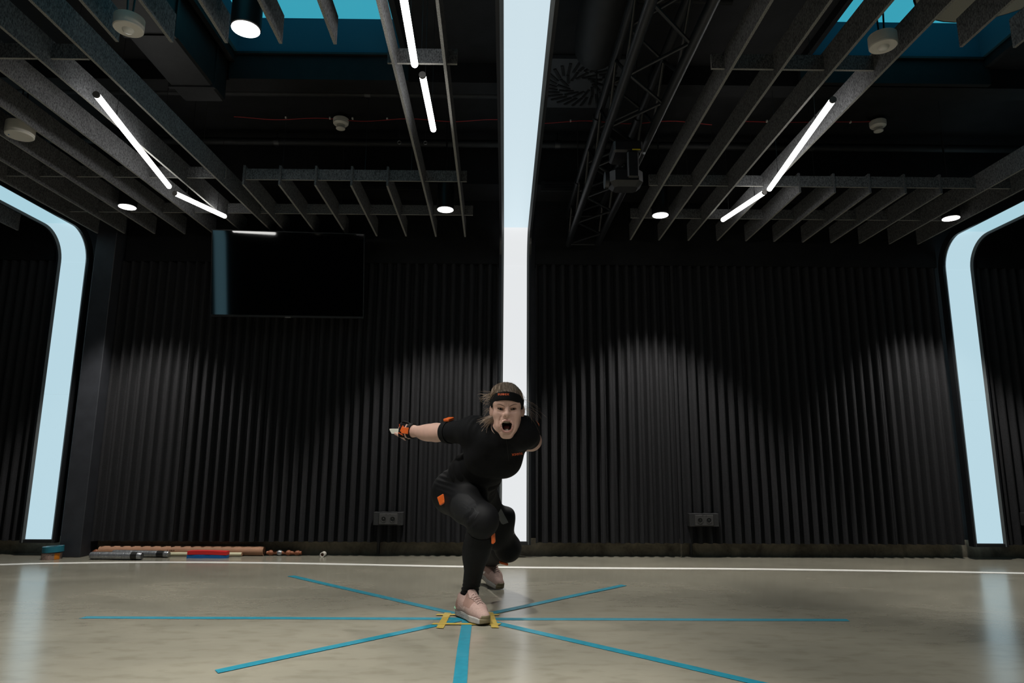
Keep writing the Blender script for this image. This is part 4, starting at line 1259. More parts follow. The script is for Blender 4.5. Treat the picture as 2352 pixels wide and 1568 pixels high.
# ------------------------------------------------------------------ clothes
def clip_field(base, off, planes, wrinkle=None):
    def g(xs, ys, zs):
        D = base.grid(xs, ys, zs) - off
        X = xs[:, None, None]; Y = ys[None, :, None]; Z = zs[None, None, :]
        if wrinkle is not None: D = D - wrinkle(X, Y, Z)
        for pt, n, *rad in planes:
            n = unit(np.asarray(n, float)); q = (X - pt[0]) * n[0] + (Y - pt[1]) * n[1] + (Z - pt[2]) * n[2]
            if rad:          # the cut acts only near its own limb
                q = np.where((X - pt[0]) ** 2 + (Y - pt[1]) ** 2 + (Z - pt[2]) ** 2 < rad[0] ** 2, q, -1.0)
            D = np.maximum(D, q)
        return D.astype(np.float32)
    return g
sleeveR = shR + (elR - shR) * 0.66; sleeveL = shL + (elL - shL) * 0.74
hem = pelvis + SP * 0.035
hemN = -unit(SP + LAT * 0.10)
def wr_shirt(X, Y, Z):
    a = (X - waist[0]) * SP[0] + (Y - waist[1]) * SP[1] + (Z - waist[2]) * SP[2]
    w = np.exp(-((a - 0.02) / 0.09) ** 2)
    s_ = (X - shR[0]) * unit(elR - shR)[0] + (Y - shR[1]) * unit(elR - shR)[1] + (Z - shR[2]) * unit(elR - shR)[2]
    w2 = np.exp(-((X - (shR[0] - 0.01)) / 0.05) ** 2 - ((Z - shR[2] - 0.05) / 0.06) ** 2)
    return 0.0032 * w * np.sin(a * 95 + 26 * (X + 0.13) + 1.3 * np.sin(30 * X)) + 0.0022 * w2 * np.sin(s_ * 230 + 20 * (Z - 0.9))
tor_g = clip_field(torso, 0.0062, [(hem, hemN), (sleeveR, elR - shR, 0.14), (sleeveL, elL - shL, 0.12), (elL, elL - shL, 0.12)], wr_shirt)
xs = axis([(-0.42, 0.24, 0.0052)]); ys = axis([(2.98, 3.78, 0.0055)]); zs = axis([(0.44, 1.0, 0.0052)])
sv, sq = surface_nets(tor_g(xs, ys, zs), xs, ys, zs)
add_body('t_shirt', sv, sq, M['shirt'])
shirt = Field(); shirt.ops = list(torso.ops)
def wr_leg(X, Y, Z):
    a = np.exp(-(((X + 0.30) / 0.05) ** 2 + ((Z - 0.63) / 0.05) ** 2))
    kn = np.exp(-(((X + 0.155) / 0.035) ** 2 + ((Z - 0.445) / 0.045) ** 2))
    an = np.exp(-((Z - 0.135) / 0.035) ** 2) * (Y < 3.7)
    return 0.0026 * a * np.sin(Z * 260 + 60 * X) + 0.0028 * kn * np.sin(170 * (X - Z)) + 0.0030 * an * np.sin(Z * 330 + 18 * X)
leg_g = clip_field(legs, 0.0042, [(V(0, 0, 0.092), V(0, 0, -1))], wr_leg)
xs = axis([(-0.40, 0.14, 0.0055)]); ys = axis([(3.08, 4.42, 0.0064)]); zs = axis([(0.075, 0.76, 0.0058)])
lv, lq = surface_nets(leg_g(xs, ys, zs), xs, ys, zs)
add_body('leggings', lv, lq, M['leggings'])

# ------------------------------------------------------------------ eyes, brows, teeth, tongue
def P_(mb, name, mt, parent=person, smooth=True):
    mb.v = [tuple(np.asarray(v) - PR) for v in mb.v]
    return mb.build(name, mt, parent, smooth)
def ball(c, r, axes=HA, n=14, rad=None):
    b = MB(); vs = []; fs = []
    rad = rad or (r, r, r)
    m_ = n // 2
    for i in range(m_ + 1):
        th = math.pi * i / m_
        for j in range(n):
            ph = 2 * math.pi * j / n
            q = c + axes[0] * (rad[0] * math.sin(th) * math.cos(ph)) + axes[2] * (rad[2] * math.sin(th) * math.sin(ph)) + axes[1] * (rad[1] * math.cos(th))
            vs.append(tuple(q))
    for i in range(m_):
        for j in range(n):
            k = (j + 1) % n; fs.append((i * n + j, i * n + k, (i + 1) * n + k, (i + 1) * n + j))
    return b.add(vs, fs)
for s_ in (-1, 1):
    ec = H(s_ * 0.029, 0.0668, -0.003)
    e = P_(ball(ec, 0.0112, n=18), 'eye', M['eye_white'])
    gz = unit(HF + HX * 0.02)
    P_(ball(ec + gz * 0.0064, 0.0060, (HX, gz, HU), 14), 'iris', M['iris'], e)
    bp_ = body.cast(np.array([H(s_ * x, 0.14, z) for x, z in ((0.0105, 0.0085), (0.018, 0.0115), (0.028, 0.0165), (0.037, 0.0190), (0.044, 0.0175))]), -HF, 0.0006)
    P_(MB().tube([tuple(q) for q in bp_], 0.002, 8, radii=[0.0010, 0.0016, 0.0015, 0.0011, 0.0005]), 'eyebrow', M['brow'])
    lid = body.cast(np.array([H(s_ * x, 0.14, z) for x, z in ((0.0165, -0.0015), (0.0225, 0.0008), (0.029, 0.0020), (0.036, 0.0022), (0.0415, 0.0020))]), -HF, 0.0004)
    P_(MB().tube([tuple(q) for q in lid], 0.001, 6, radii=[0.0006, 0.0011, 0.0012, 0.0011, 0.0006]), 'eyelash', M['brow'])
def teeth_row(z0, z1, w, f0, f1, n, name):
    root = None
    for i in range(n):
        xa = -w + 2 * w * i / n + 0.00025; xb = -w + 2 * w * (i + 1) / n - 0.00025
        fa = f0 + (f1 - f0) * (1 - (xa / w) ** 2); fb = f0 + (f1 - f0) * (1 - (xb / w) ** 2)
        za = z0 + 0.0012 * abs((xa + xb) / 2 / w) ** 2
        c8 = [H(xa, fa, za), H(xb, fb, za), H(xb, fb - 0.006, za), H(xa, fa - 0.006, za), H(xa, fa, z1), H(xb, fb, z1), H(xb, fb - 0.006, z1), H(xa, fa - 0.006, z1)]
        P_(MB().add([tuple(q) for q in c8], [(0, 3, 2, 1), (4, 5, 6, 7), (0, 1, 5, 4), (1, 2, 6, 5), (2, 3, 7, 6), (3, 0, 4, 7)]), 'tooth', M['teeth'], smooth=False)
for ch, r_, nm in ((lipU, 0.0040, 'upper_lip'), (lipL, 0.0052, 'lower_lip')):
    C4 = np.array(ch); tt_ = np.linspace(0, len(C4) - 1, 31); pts = []
    for t in tt_:
        i = min(int(t), len(C4) - 2); u = t - i
        p0, p1, p2, p3 = C4[max(i - 1, 0)], C4[i], C4[i + 1], C4[min(i + 2, len(C4) - 1)]
        pts.append(tuple(0.5 * ((2 * p1) + (-p0 + p2) * u + (2 * p0 - 5 * p1 + 4 * p2 - p3) * u * u + (-p0 + 3 * p1 - 3 * p2 + p3) * u ** 3)))
    P_(MB().tube(pts, r_, 10, radii=[r_ * (0.55 + 0.5 * math.sin(math.pi * i / 30)) for i in range(31)]), nm, M['lip'])
teeth_row(-0.0650, -0.0555, 0.0205, 0.060, 0.0785, 8, 'upper')
teeth_row(-0.0985, -0.0915, 0.0165, 0.056, 0.0735, 8, 'lower')
P_(ball(H(0, 0.048, -0.086), 0.01, HA, 16, rad=(0.0165, 0.024, 0.0105)), 'tongue', M['tongue'])

# ------------------------------------------------------------------ hair cap, headband, strands
hairF = Field()
hairF.u(ell(H(0, -0.002, 0.036), (0.0735, 0.1015, 0.0780), HA, 0.02), ell(H(-0.018, -0.005, 0.082), (0.046, 0.055, 0.026), HA, 0.03),
        ell(H(0, -0.055, 0.0), (0.068, 0.060, 0.060), HA, 0.03))
def hair_grid(xs, ys, zs):
    D = hairF.grid(xs, ys, zs)
    X = xs[:, None, None]; Y = ys[None, :, None]; Z = zs[None, None, :]
    lx = (X - HO[0]) * HX[0] + (Y - HO[1]) * HX[1] + (Z - HO[2]) * HX[2]
    lf = (X - HO[0]) * HF[0] + (Y - HO[1]) * HF[1] + (Z - HO[2]) * HF[2]
    lz = (X - HO[0]) * HU[0] + (Y - HO[1]) * HU[1] + (Z - HO[2]) * HU[2]
    ang = np.arctan2(lx, 0.09 - lf)
    D = D - 0.0016 * np.sin(lx * 420 + 5 * np.sin(lf * 40)) * (lz > 0.0) - 0.0014 * np.sin(lx * 190 + 11 * lf * 10 + 2)
    # hair line: everything in front of this surface is face
    cut = np.where(lz > 0.066, -1.0, lf - (-0.004 + 0.40 * np.maximum(lz - 0.0, -0.1)))
    D = np.maximum(D, cut)
    return D.astype(np.float32)
xs = axis([(HO[0] - 0.11, HO[0] + 0.11, 0.0026)]); ys = axis([(HO[1] - 0.12, HO[1] + 0.14, 0.0030)]); zs = axis([(HO[2] - 0.09, HO[2] + 0.15, 0.0026)])
hv, hq = surface_nets(hair_grid(xs, ys, zs), xs, ys, zs)
hair_o = add_body('hair', hv, hq, M['hair'])

bandF = Field(); bandF.u(ell(H(0, 0.002, 0.032), (0.0772, 0.1025, 0.087), HA, 0.02))
def band_grid(xs, ys, zs):
    D = bandF.grid(xs, ys, zs)
    X = xs[:, None, None]; Y = ys[None, :, None]; Z = zs[None, None, :]
    lx = (X - HO[0]) * HX[0] + (Y - HO[1]) * HX[1] + (Z - HO[2]) * HX[2]
    lf = (X - HO[0]) * HF[0] + (Y - HO[1]) * HF[1] + (Z - HO[2]) * HF[2]
    lz = (X - HO[0]) * HU[0] + (Y - HO[1]) * HU[1] + (Z - HO[2]) * HU[2]
    c = 0.0175 + 0.40 * lf - 0.06 * lx
    D = np.maximum(D, np.abs(lz - c) - 0.0215)
    return D.astype(np.float32)
xs = axis([(HO[0] - 0.10, HO[0] + 0.10, 0.0026)]); ys = axis([(HO[1] - 0.12, HO[1] + 0.12, 0.0026)]); zs = axis([(HO[2] - 0.06, HO[2] + 0.11, 0.0026)])
hbv, hbq = surface_nets(band_grid(xs, ys, zs), xs, ys, zs)
band_o = add_body('headband', hbv, hbq, M['strap'])

def decal(name, me, O, U, Vv, N, field, off, mt, parent, flip=False, rng=0.12):
    """wrap a flat mesh (xy) on a field surface: cast every vertex from O+uU+vV+N*rng along -N"""
    U = unit(U); Vv = unit(Vv); N = unit(N)
    co = np.array([tuple(v.co) for v in me.vertices])
    O_ = np.asarray(O)[None, :] + co[:, :1] * U + co[:, 1:2] * Vv + N * rng
    Q = field.cast(O_, -N, off, tmax=rng * 2.2) + N * (co[:, 2:3] * 1.0)
    for v, q in zip(me.vertices, Q): v.co = q - PR
    me.materials.clear(); me.materials.append(mt)
    if flip: me.flip_normals()
    o = bpy.data.objects.new(name, me); COL.objects.link(o); o.parent = parent
    return o
# orange lettering; on the headband it stands on its head
tm = text_mesh('xsens', 0.0185, 0.0004, bold=0.0002); tm.transform(Matrix.Diagonal((1.25, 1.0, 1.0, 1.0)))
decal('headband_lettering', tm, H(-0.017, 0, 0.0605), -HX, -HU, HF, bandF, 0.0006, M['orange_print'], band_o)

strands = MB(); rs = random.Random(3)
def strand(p0, dirs, L, r=0.0005, n=12, sag=0.0, curl=0.0, wob=0.10):
    p = np.array(p0); d = unit(np.array(dirs)); pts = [tuple(p)]
    bend = V(rs.uniform(-1, 1), rs.uniform(-1, 1), rs.uniform(-1, 1)) * wob
    for i in range(n):
        d = unit(d + bend * 0.5 + V(rs.uniform(-1, 1), rs.uniform(-1, 1), rs.uniform(-1, 1)) * wob * 0.4 + V(0, 0, -sag) + HX * curl)
        p = p + d * (L / n); pts.append(tuple(p))
    strands.cur = 0 if rs.random() < 0.7 else 1
    strands.tube(pts, r, 4, cap=False, radii=[r * (1 - 0.6 * i / n) for i in range(n + 1)])
for i in range(44):      # flying to the left of the picture
    a = H(-0.058 - 0.010 * rs.random(), 0.005 + 0.03 * rs.random(), rs.uniform(0.045, 0.075))
    strand(a, -HX * 1.0 - HF * 0.25 + HU * rs.uniform(-0.25, 0.10), rs.uniform(0.03, 0.085) , sag=0.035, r=0.00050, wob=0.14)
for i in range(20):
    a = H(-0.070, 0.0, rs.uniform(-0.02, 0.04))
    strand(a, -HX * 1.0 - HF * 0.2 + HU * rs.uniform(-0.5, 0.1), rs.uniform(0.03, 0.07), sag=0.03, r=0.00030, wob=0.25)
for i in range(8):      # in front of the ears, over the sides of the headband
    for sd in (-1, 1):
        pts = np.array([H(sd * (0.048 + 0.030 * t + 0.004 * math.sin(i)), 0.14, 0.085 - (0.034 + 0.002 * i) * t ** 1.2) for t in np.linspace(0, 1, 9)])
        pts[:, 0] += rs.uniform(-0.006, 0.006)
        q = bandF.cast(pts, -HF, 0.0008 + rs.uniform(0, 0.0012), tmax=0.20)
        strands.cur = 0 if rs.random() < 0.6 else 1
        strands.tube([tuple(v) for v in q], 0.0005, 4, cap=False, radii=[0.0006] * 9)
for i in range(34):      # fine strands on the right
    a = H(0.066 + 0.010 * rs.random(), -0.02 + 0.03 * rs.random(), rs.uniform(-0.02, 0.06))
    strand(a, HX * 1.0 - HF * 0.2 + HU * rs.uniform(-0.5, 0.35), rs.uniform(0.04, 0.13), sag=0.11, r=0.00028, curl=-0.03, wob=0.12)
for i in range(70):      # tail behind the neck on the left
    a = H(-0.045 - 0.03 * rs.random(), -0.055 + 0.02 * rs.random(), rs.uniform(-0.052, -0.028))
    strand(a, -HX * 0.9 + HF * 0.05 + HU * rs.uniform(-0.65, -0.20), rs.uniform(0.03, 0.075), sag=0.03, r=0.0009, wob=0.12)
for i in range(22):      # wisps on the right shoulder
    a = H(0.058 + 0.015 * rs.random(), -0.035, rs.uniform(-0.07, -0.045))
    strand(a, HX * 0.4 - HU * 0.9 + HF * 0.25, rs.uniform(0.04, 0.075), r=0.0006, curl=-0.08)
for i in range(420):     # combed strands over the crown
    x = rs.uniform(-0.066, 0.066); lean = rs.uniform(-0.030, 0.022)
    st_ = rs.uniform(0.0, 0.045)
    pts = np.array([H(x * (1 - 0.25 * t) + lean * t, 0.099 - 0.30 * abs(x) - st_ - 0.075 * t, 0.20) for t in np.linspace(0, 1, 8)])
    q = hairF.cast(pts, -HU, rs.uniform(0.0002, 0.0018), tmax=0.2)
    if (((q - HO) @ HU) < 0.035).any(): continue
    strands.cur = 0 if rs.random() < 0.5 else 1
    strands.tube([tuple(v) for v in q], 0.0006, 4, cap=False, radii=[rs.uniform(0.0004, 0.0008)] * 8)
for i in range(34):      # stray ends above the crown
    a = H(rs.uniform(-0.06, 0.03), -0.02, 0.098 + 0.012 * rs.random())
    strand(a, HU * 0.3 + HX * rs.uniform(-1, 0.4), rs.uniform(0.015, 0.04), sag=0.12, r=0.00030, wob=0.3)
strands.v = [tuple(np.asarray(v) - PR) for v in strands.v]
so = strands.build('loose_strands', [M['hair_strand'], M['hair_dark']], hair_o, smooth=True)
# strands lying over the headband at the sides

# ------------------------------------------------------------------ straps, sensors, glove, prints
def sub_field(*ps):
    f = Field(); f.u(*ps); return f
thighR = sub_field(*Lg[0:4]); shinR = sub_field(*Lg[3:7]); shinL = sub_field(*Lg[10:14]); thighL = sub_field(*Lg[7:11])
uarmR = sub_field(*Ar[0:2]); wristF = Field(); wristF.ops = [o for o in body.ops if True]

def band(name, field, c, ax, w, off0, off1, mt, n=40, r=0.16, parent=person, arc=(0, 2 * math.pi), ref=V(0, 0, 1)):
    ax = unit(np.asarray(ax, float)); e1 = unit(np.cross(ax, ref)); e2 = np.cross(ax, e1)
    full = abs(arc[1] - arc[0]) > 6.2
    m_ = n if full else n + 1
    rings = []
    for dz, of in ((-w / 2, off0), (-w / 2 * 0.96, off1), (w / 2 * 0.96, off1), (w / 2, off0)):
        P0 = []
        for i in range(m_):
            t = arc[0] + (arc[1] - arc[0]) * i / n
            P0.append(c + ax * dz + (e1 * math.cos(t) + e2 * math.sin(t)))
        P0 = np.array(P0); cc = c + ax * dz
        out = []
        dirs = P0 - cc
        # march each point inwards along its own direction
        tt = np.full(m_, r)
        for _ in range(50):
            q = field.at(cc + dirs * tt[:, None]) - of
            tt = np.maximum(tt - q * 0.8, 0.004)
        rings.append(cc + dirs * tt[:, None])
    vs = np.concatenate(rings); fs = []
    for k in range(3):
        for i in range(n):
            j = (i + 1) % m_ if full else i + 1
            fs.append((k * m_ + i, k * m_ + j, (k + 1) * m_ + j, (k + 1) * m_ + i))
    b = MB(); b.add([tuple(v) for v in vs], fs)
    return P_(b, name, mt, parent)

def box_at(name, P0, t, n, size, mt, parent=person, bev=0.0025):
    """chamfered box standing on point P0, long axis t, outward normal n"""
    n = unit(n); t = unit(t - n * (t @ n)); b_ = np.cross(n, t)
    mb = MB(); mb.bbox(-size[0] / 2, size[0] / 2, -size[1] / 2, size[1] / 2, 0, size[2], bev)
    mb.v = [tuple(P0 + t * v[0] + b_ * v[1] + n * v[2]) for v in mb.v]
    return P_(mb, name, mt, parent, smooth=False)
def sensor(field, pos, t, size=(0.040, 0.032, 0.0125), off=0.009, n=None, led=(0.012, 0.009)):
    P0 = field.snap(pos, off)[0]; nn = field.grad(P0)[0] if n is None else unit(np.asarray(n, float))
    o = box_at('motion_sensor', P0, np.asarray(t, float), nn, size, M['orange'])
    tt = unit(t - nn * (np.asarray(t, float) @ nn)); bb_ = np.cross(nn, tt)
    box_at('indicator', P0 + nn * (size[2] + 0.0001) + tt * led[0] + bb_ * led[1], tt, nn, (0.003, 0.003, 0.0008), M['led'], o, 0.0003)
    return o, P0, nn
fullF = body
# upper arm strap and sensor at the end of the sleeve
sa = shR + (elR - shR) * 0.66
band('arm_strap', uarmR, sa, elR - shR, 0.040, 0.004, 0.0105, M['strap'])
o, P0, nn = sensor(uarmR, sa + V(0.0, -0.010, 0.07), V(0.8, -0.6, 0.1), (0.036, 0.046, 0.0135), 0.0105, n=V(-0.12, -0.25, 0.95))
# thigh strap and sensor
o, P0, nn = sensor(thighR, V(-0.292, 3.430, 0.546), V(0.55, 0.1, -0.85), (0.044, 0.038, 0.013), 0.0050, n=V(-0.50, -0.85, 0.12))
# shin straps
ax = ankR - kneeR
band('shin_strap', shinR, kneeR + ax * 0.235, ax, 0.060, 0.004, 0.0075, M['strap'])
sensor(shinR, V(-0.038, 3.215, 0.374), V(-0.10, 0.20, -1.0), (0.046, 0.030, 0.0125), 0.0075, n=V(1.0, -0.30, 0.0))
axl = ankL - kneeL
band('shin_strap', shinL, kneeL + axl * 0.22, axl, 0.058, 0.004, 0.0075, M['strap'])
sensor(shinL, V(-0.004, 3.93, 0.160), V(0.8, 0.3, -0.55), (0.046, 0.030, 0.0125), 0.0075)
# shoulder sensors seen behind the neck and on the far shoulder
sensor(torso, V(-0.108, 3.290, 0.925), V(1, 0.2, 0.2), (0.044, 0.030, 0.0125), 0.006)
sensor(torso, V(0.150, 3.205, 0.905), V(0.3, 1, -0.2), (0.044, 0.030, 0.0125), 0.006)

# knee and thigh mesh panels: dark seams of the leggings
def seam(field, pts, name='leggings_seam', r=0.0009, off=0.0047, mt=None):
    q = field.snap(np.array(pts), off)
    # densify
    dens = []
    for a, b in zip(q[:-1], q[1:]):
        for i in range(6): dens.append(a + (b - a) * i / 6)
    dens.append(q[-1]); dens = field.snap(np.array(dens), off)
    return P_(MB().tube([tuple(v) for v in dens], r, 5), name, mt or M['mesh_panel'])

# chest lettering, thigh patch and swoosh
tm = text_mesh('xsens', 0.0205, 0.0004); tm.transform(Matrix.Diagonal((1.12, 1.0, 1.0, 1.0)))
VN = unit(V(-0.02, -1.0, 0.02))
shirtF = torso
decal('chest_lettering', tm, V(0.058, 3.08, 0.770), V(1, 0.0, 0.16), V(-0.16, 0.0, 1), VN, shirtF, 0.0075, M['orange_print'], person)
def flat(poly, sub=6, th=0.0004):
    """polygon as a thin fan mesh, edges refined"""
    pts = []
    for i in range(len(poly)):
        a = poly[i]; b = poly[(i + 1) % len(poly)]
        for k in range(sub): pts.append((a[0] + (b[0] - a[0]) * k / sub, a[1] + (b[1] - a[1]) * k / sub))
    cx_ = sum(p[0] for p in pts) / len(pts); cy_ = sum(p[1] for p in pts) / len(pts)
    rings = 4; vs = [(cx_, cy_, th)]
    for r_ in range(1, rings + 1):
        vs += [(cx_ + (p[0] - cx_) * r_ / rings, cy_ + (p[1] - cy_) * r_ / rings, th) for p in pts]
    n = len(pts); fs = [(0, 1 + i, 1 + (i + 1) % n) for i in range(n)]
    for r_ in range(rings - 1):
        for i in range(n):
            j = (i + 1) % n; fs.append((1 + r_ * n + i, 1 + (r_ + 1) * n + i, 1 + (r_ + 1) * n + j, 1 + r_ * n + j))
    me = bpy.data.meshes.new('flat'); me.from_pydata(vs, [], fs); me.update(); return me
legsF = Field(); legsF.ops = list(legs.ops)
decal('thigh_patch', flat([(-0.010, 0.042), (-0.031, 0.008), (-0.008, -0.036), (0.002, -0.041), (0.030, -0.032)]), V(-0.006, 3.70, 0.446), V(1, 0, 0), V(0, 0, 1), VN, thighL, 0.0052, M['patch_grey'], person)
SW = [(-0.5, 0.14), (-0.36, -0.16), (-0.20, -0.20), (0.05, -0.11), (0.5, 0.16), (0.05, 0.0), (-0.18, -0.05), (-0.32, -0.02)]
def swoosh_me(L, flipx=False): return flat([((-x if flipx else x) * L, y * L) for x, y in SW], 5)
decal('leggings_swoosh', swoosh_me(0.05), V(0.078, 3.80, 0.365), V(0.35, 0, 0.94), V(-0.94, 0, 0.35), unit(V(0.55, -0.83, 0)), thighL, 0.0052, M['swoosh'], person)
# front-thigh mesh panel
pan = [(-0.060, 0.045), (-0.028, 0.072), (0.020, 0.066), (0.058, 0.036), (0.082, -0.010), (0.060, -0.040), (0.0, -0.052), (-0.052, -0.040), (-0.072, 0.0)]
decal('thigh_panel', flat(pan, 5, 0.0003), V(-0.190, 3.3, 0.512), V(1, 0, 0), V(0, 0, 1), VN, thighR, 0.0052, M['mesh_panel'], person, rng=0.2)
# zip of the collar
zp = torso.cast(np.array([V(0.008 + 0.012 * t, 2.95, 0.835 - 0.10 * t) for t in np.linspace(0, 1, 12)]), V(0, 1, 0), 0.0072)
P_(MB().tube([tuple(v) for v in zp], 0.0013, 6), 'zip', M['mesh_panel'])
# collar ring
band('collar', sub_field(rcone(NK0 - (NK1 - NK0) * 0.3, NK1, 0.059, 0.049, 0.03)), NK0 * 0.72 + NK1 * 0.28, unit(NK1 - NK0) + V(0, 0.10, 0.0), 0.040, 0.002, 0.0065, M['shirt'], r=0.12)

# fingerless glove: strap round the palm, wrist strap, sensor and orange prints on the back of the hand
handF = sub_field(ell(HD(0.045, 0.0, 0.0), (0.050, 0.0175, 0.033), (hd, hb, hu), 0.02), rcone(HD(-0.03, 0, 0), HD(0.03, 0, 0), 0.0280, 0.0245, 0.02),
                  *[rcone(HD(0.05, 0.0, q * 0.8), HD(0.080, 0.004, q * 0.95), 0.0115, 0.0105, 0.012) for q in (0.029, 0.010, -0.010, -0.027)])
handF.u(rcone(elR, wrR, 0.0405, 0.0275, 0.03))
band('glove', handF, HD(0.064, 0.0, 0.002), hd, 0.040, 0.0010, 0.0034, M['strap'], r=0.09, ref=hb)
band('wrist_strap', handF, HD(0.012, 0.0, 0.0), hd, 0.030, 0.0010, 0.0040, M['strap'], r=0.09, ref=hb)
band('thumb_strap', sub_field(rcone(t0, t1, 0.0150, 0.0115, 0.012)), t0 * 0.4 + t1 * 0.6, t1 - t0, 0.020, 0.0006, 0.0024, M['strap'], r=0.05, n=20)
# strap bulging over the top of the hand
P_(MB().tube([tuple(HD(0.080, 0.004, 0.038)), tuple(HD(0.062, 0.008, 0.0450)), tuple(HD(0.036, 0.006, 0.040)), tuple(HD(0.008, 0.002, 0.030))], 0.006, 10, radii=[0.005, 0.0065, 0.0065, 0.004]), 'glove_strap', M['strap'])
def on_hand(d, u_, off): return handF.cast(np.array([HD(d, 0.10, u_)]), -hb, off, tmax=0.2)[0]
hn = unit(hb + V(0.35, -0.15, 0.0)); hn = unit(hn)
HS = on_hand(0.021, -0.002, 0.0060)
hs = box_at('hand_sensor', HS, hd, hn, (0.038, 0.034, 0.0125), M['orange'])
box_at('indicator', HS + hn * 0.0127 + unit(hd) * 0.011 - hu * 0.011, hd, hn, (0.003, 0.003, 0.0008), M['led'], hs, 0.0003)
box_at('glove_clip', on_hand(0.056, 0.007, 0.0036), hu + hd * -0.35, hb, (0.034, 0.011, 0.0055), M['orange'], bev=0.0015)
box_at('glove_print', on_hand(0.062, -0.021, 0.0036), hd + hu * 0.45, unit(hb - hu * 0.5), (0.034, 0.007, 0.0015), M['orange_print'], bev=0.0004)
tm = text_mesh('xsens', 0.0125, 0.0003)
tme = tm; co = np.array([tuple(v.co) for v in tme.vertices]); gU = unit(hd * -0.35 - hu * 0.9); gU = unit(gU - hb * (gU @ hb)); gV = unit(np.cross(hb, gU))
for v, c_ in zip(tme.vertices, co): v.co = on_hand(0.076, 0.018, 0.0042) + gU * c_[0] + gV * c_[1] + hb * c_[2] - PR
tme.materials.clear(); tme.materials.append(M['orange_print'])
to = bpy.data.objects.new('glove_lettering', tme); COL.objects.link(to); to.parent = person

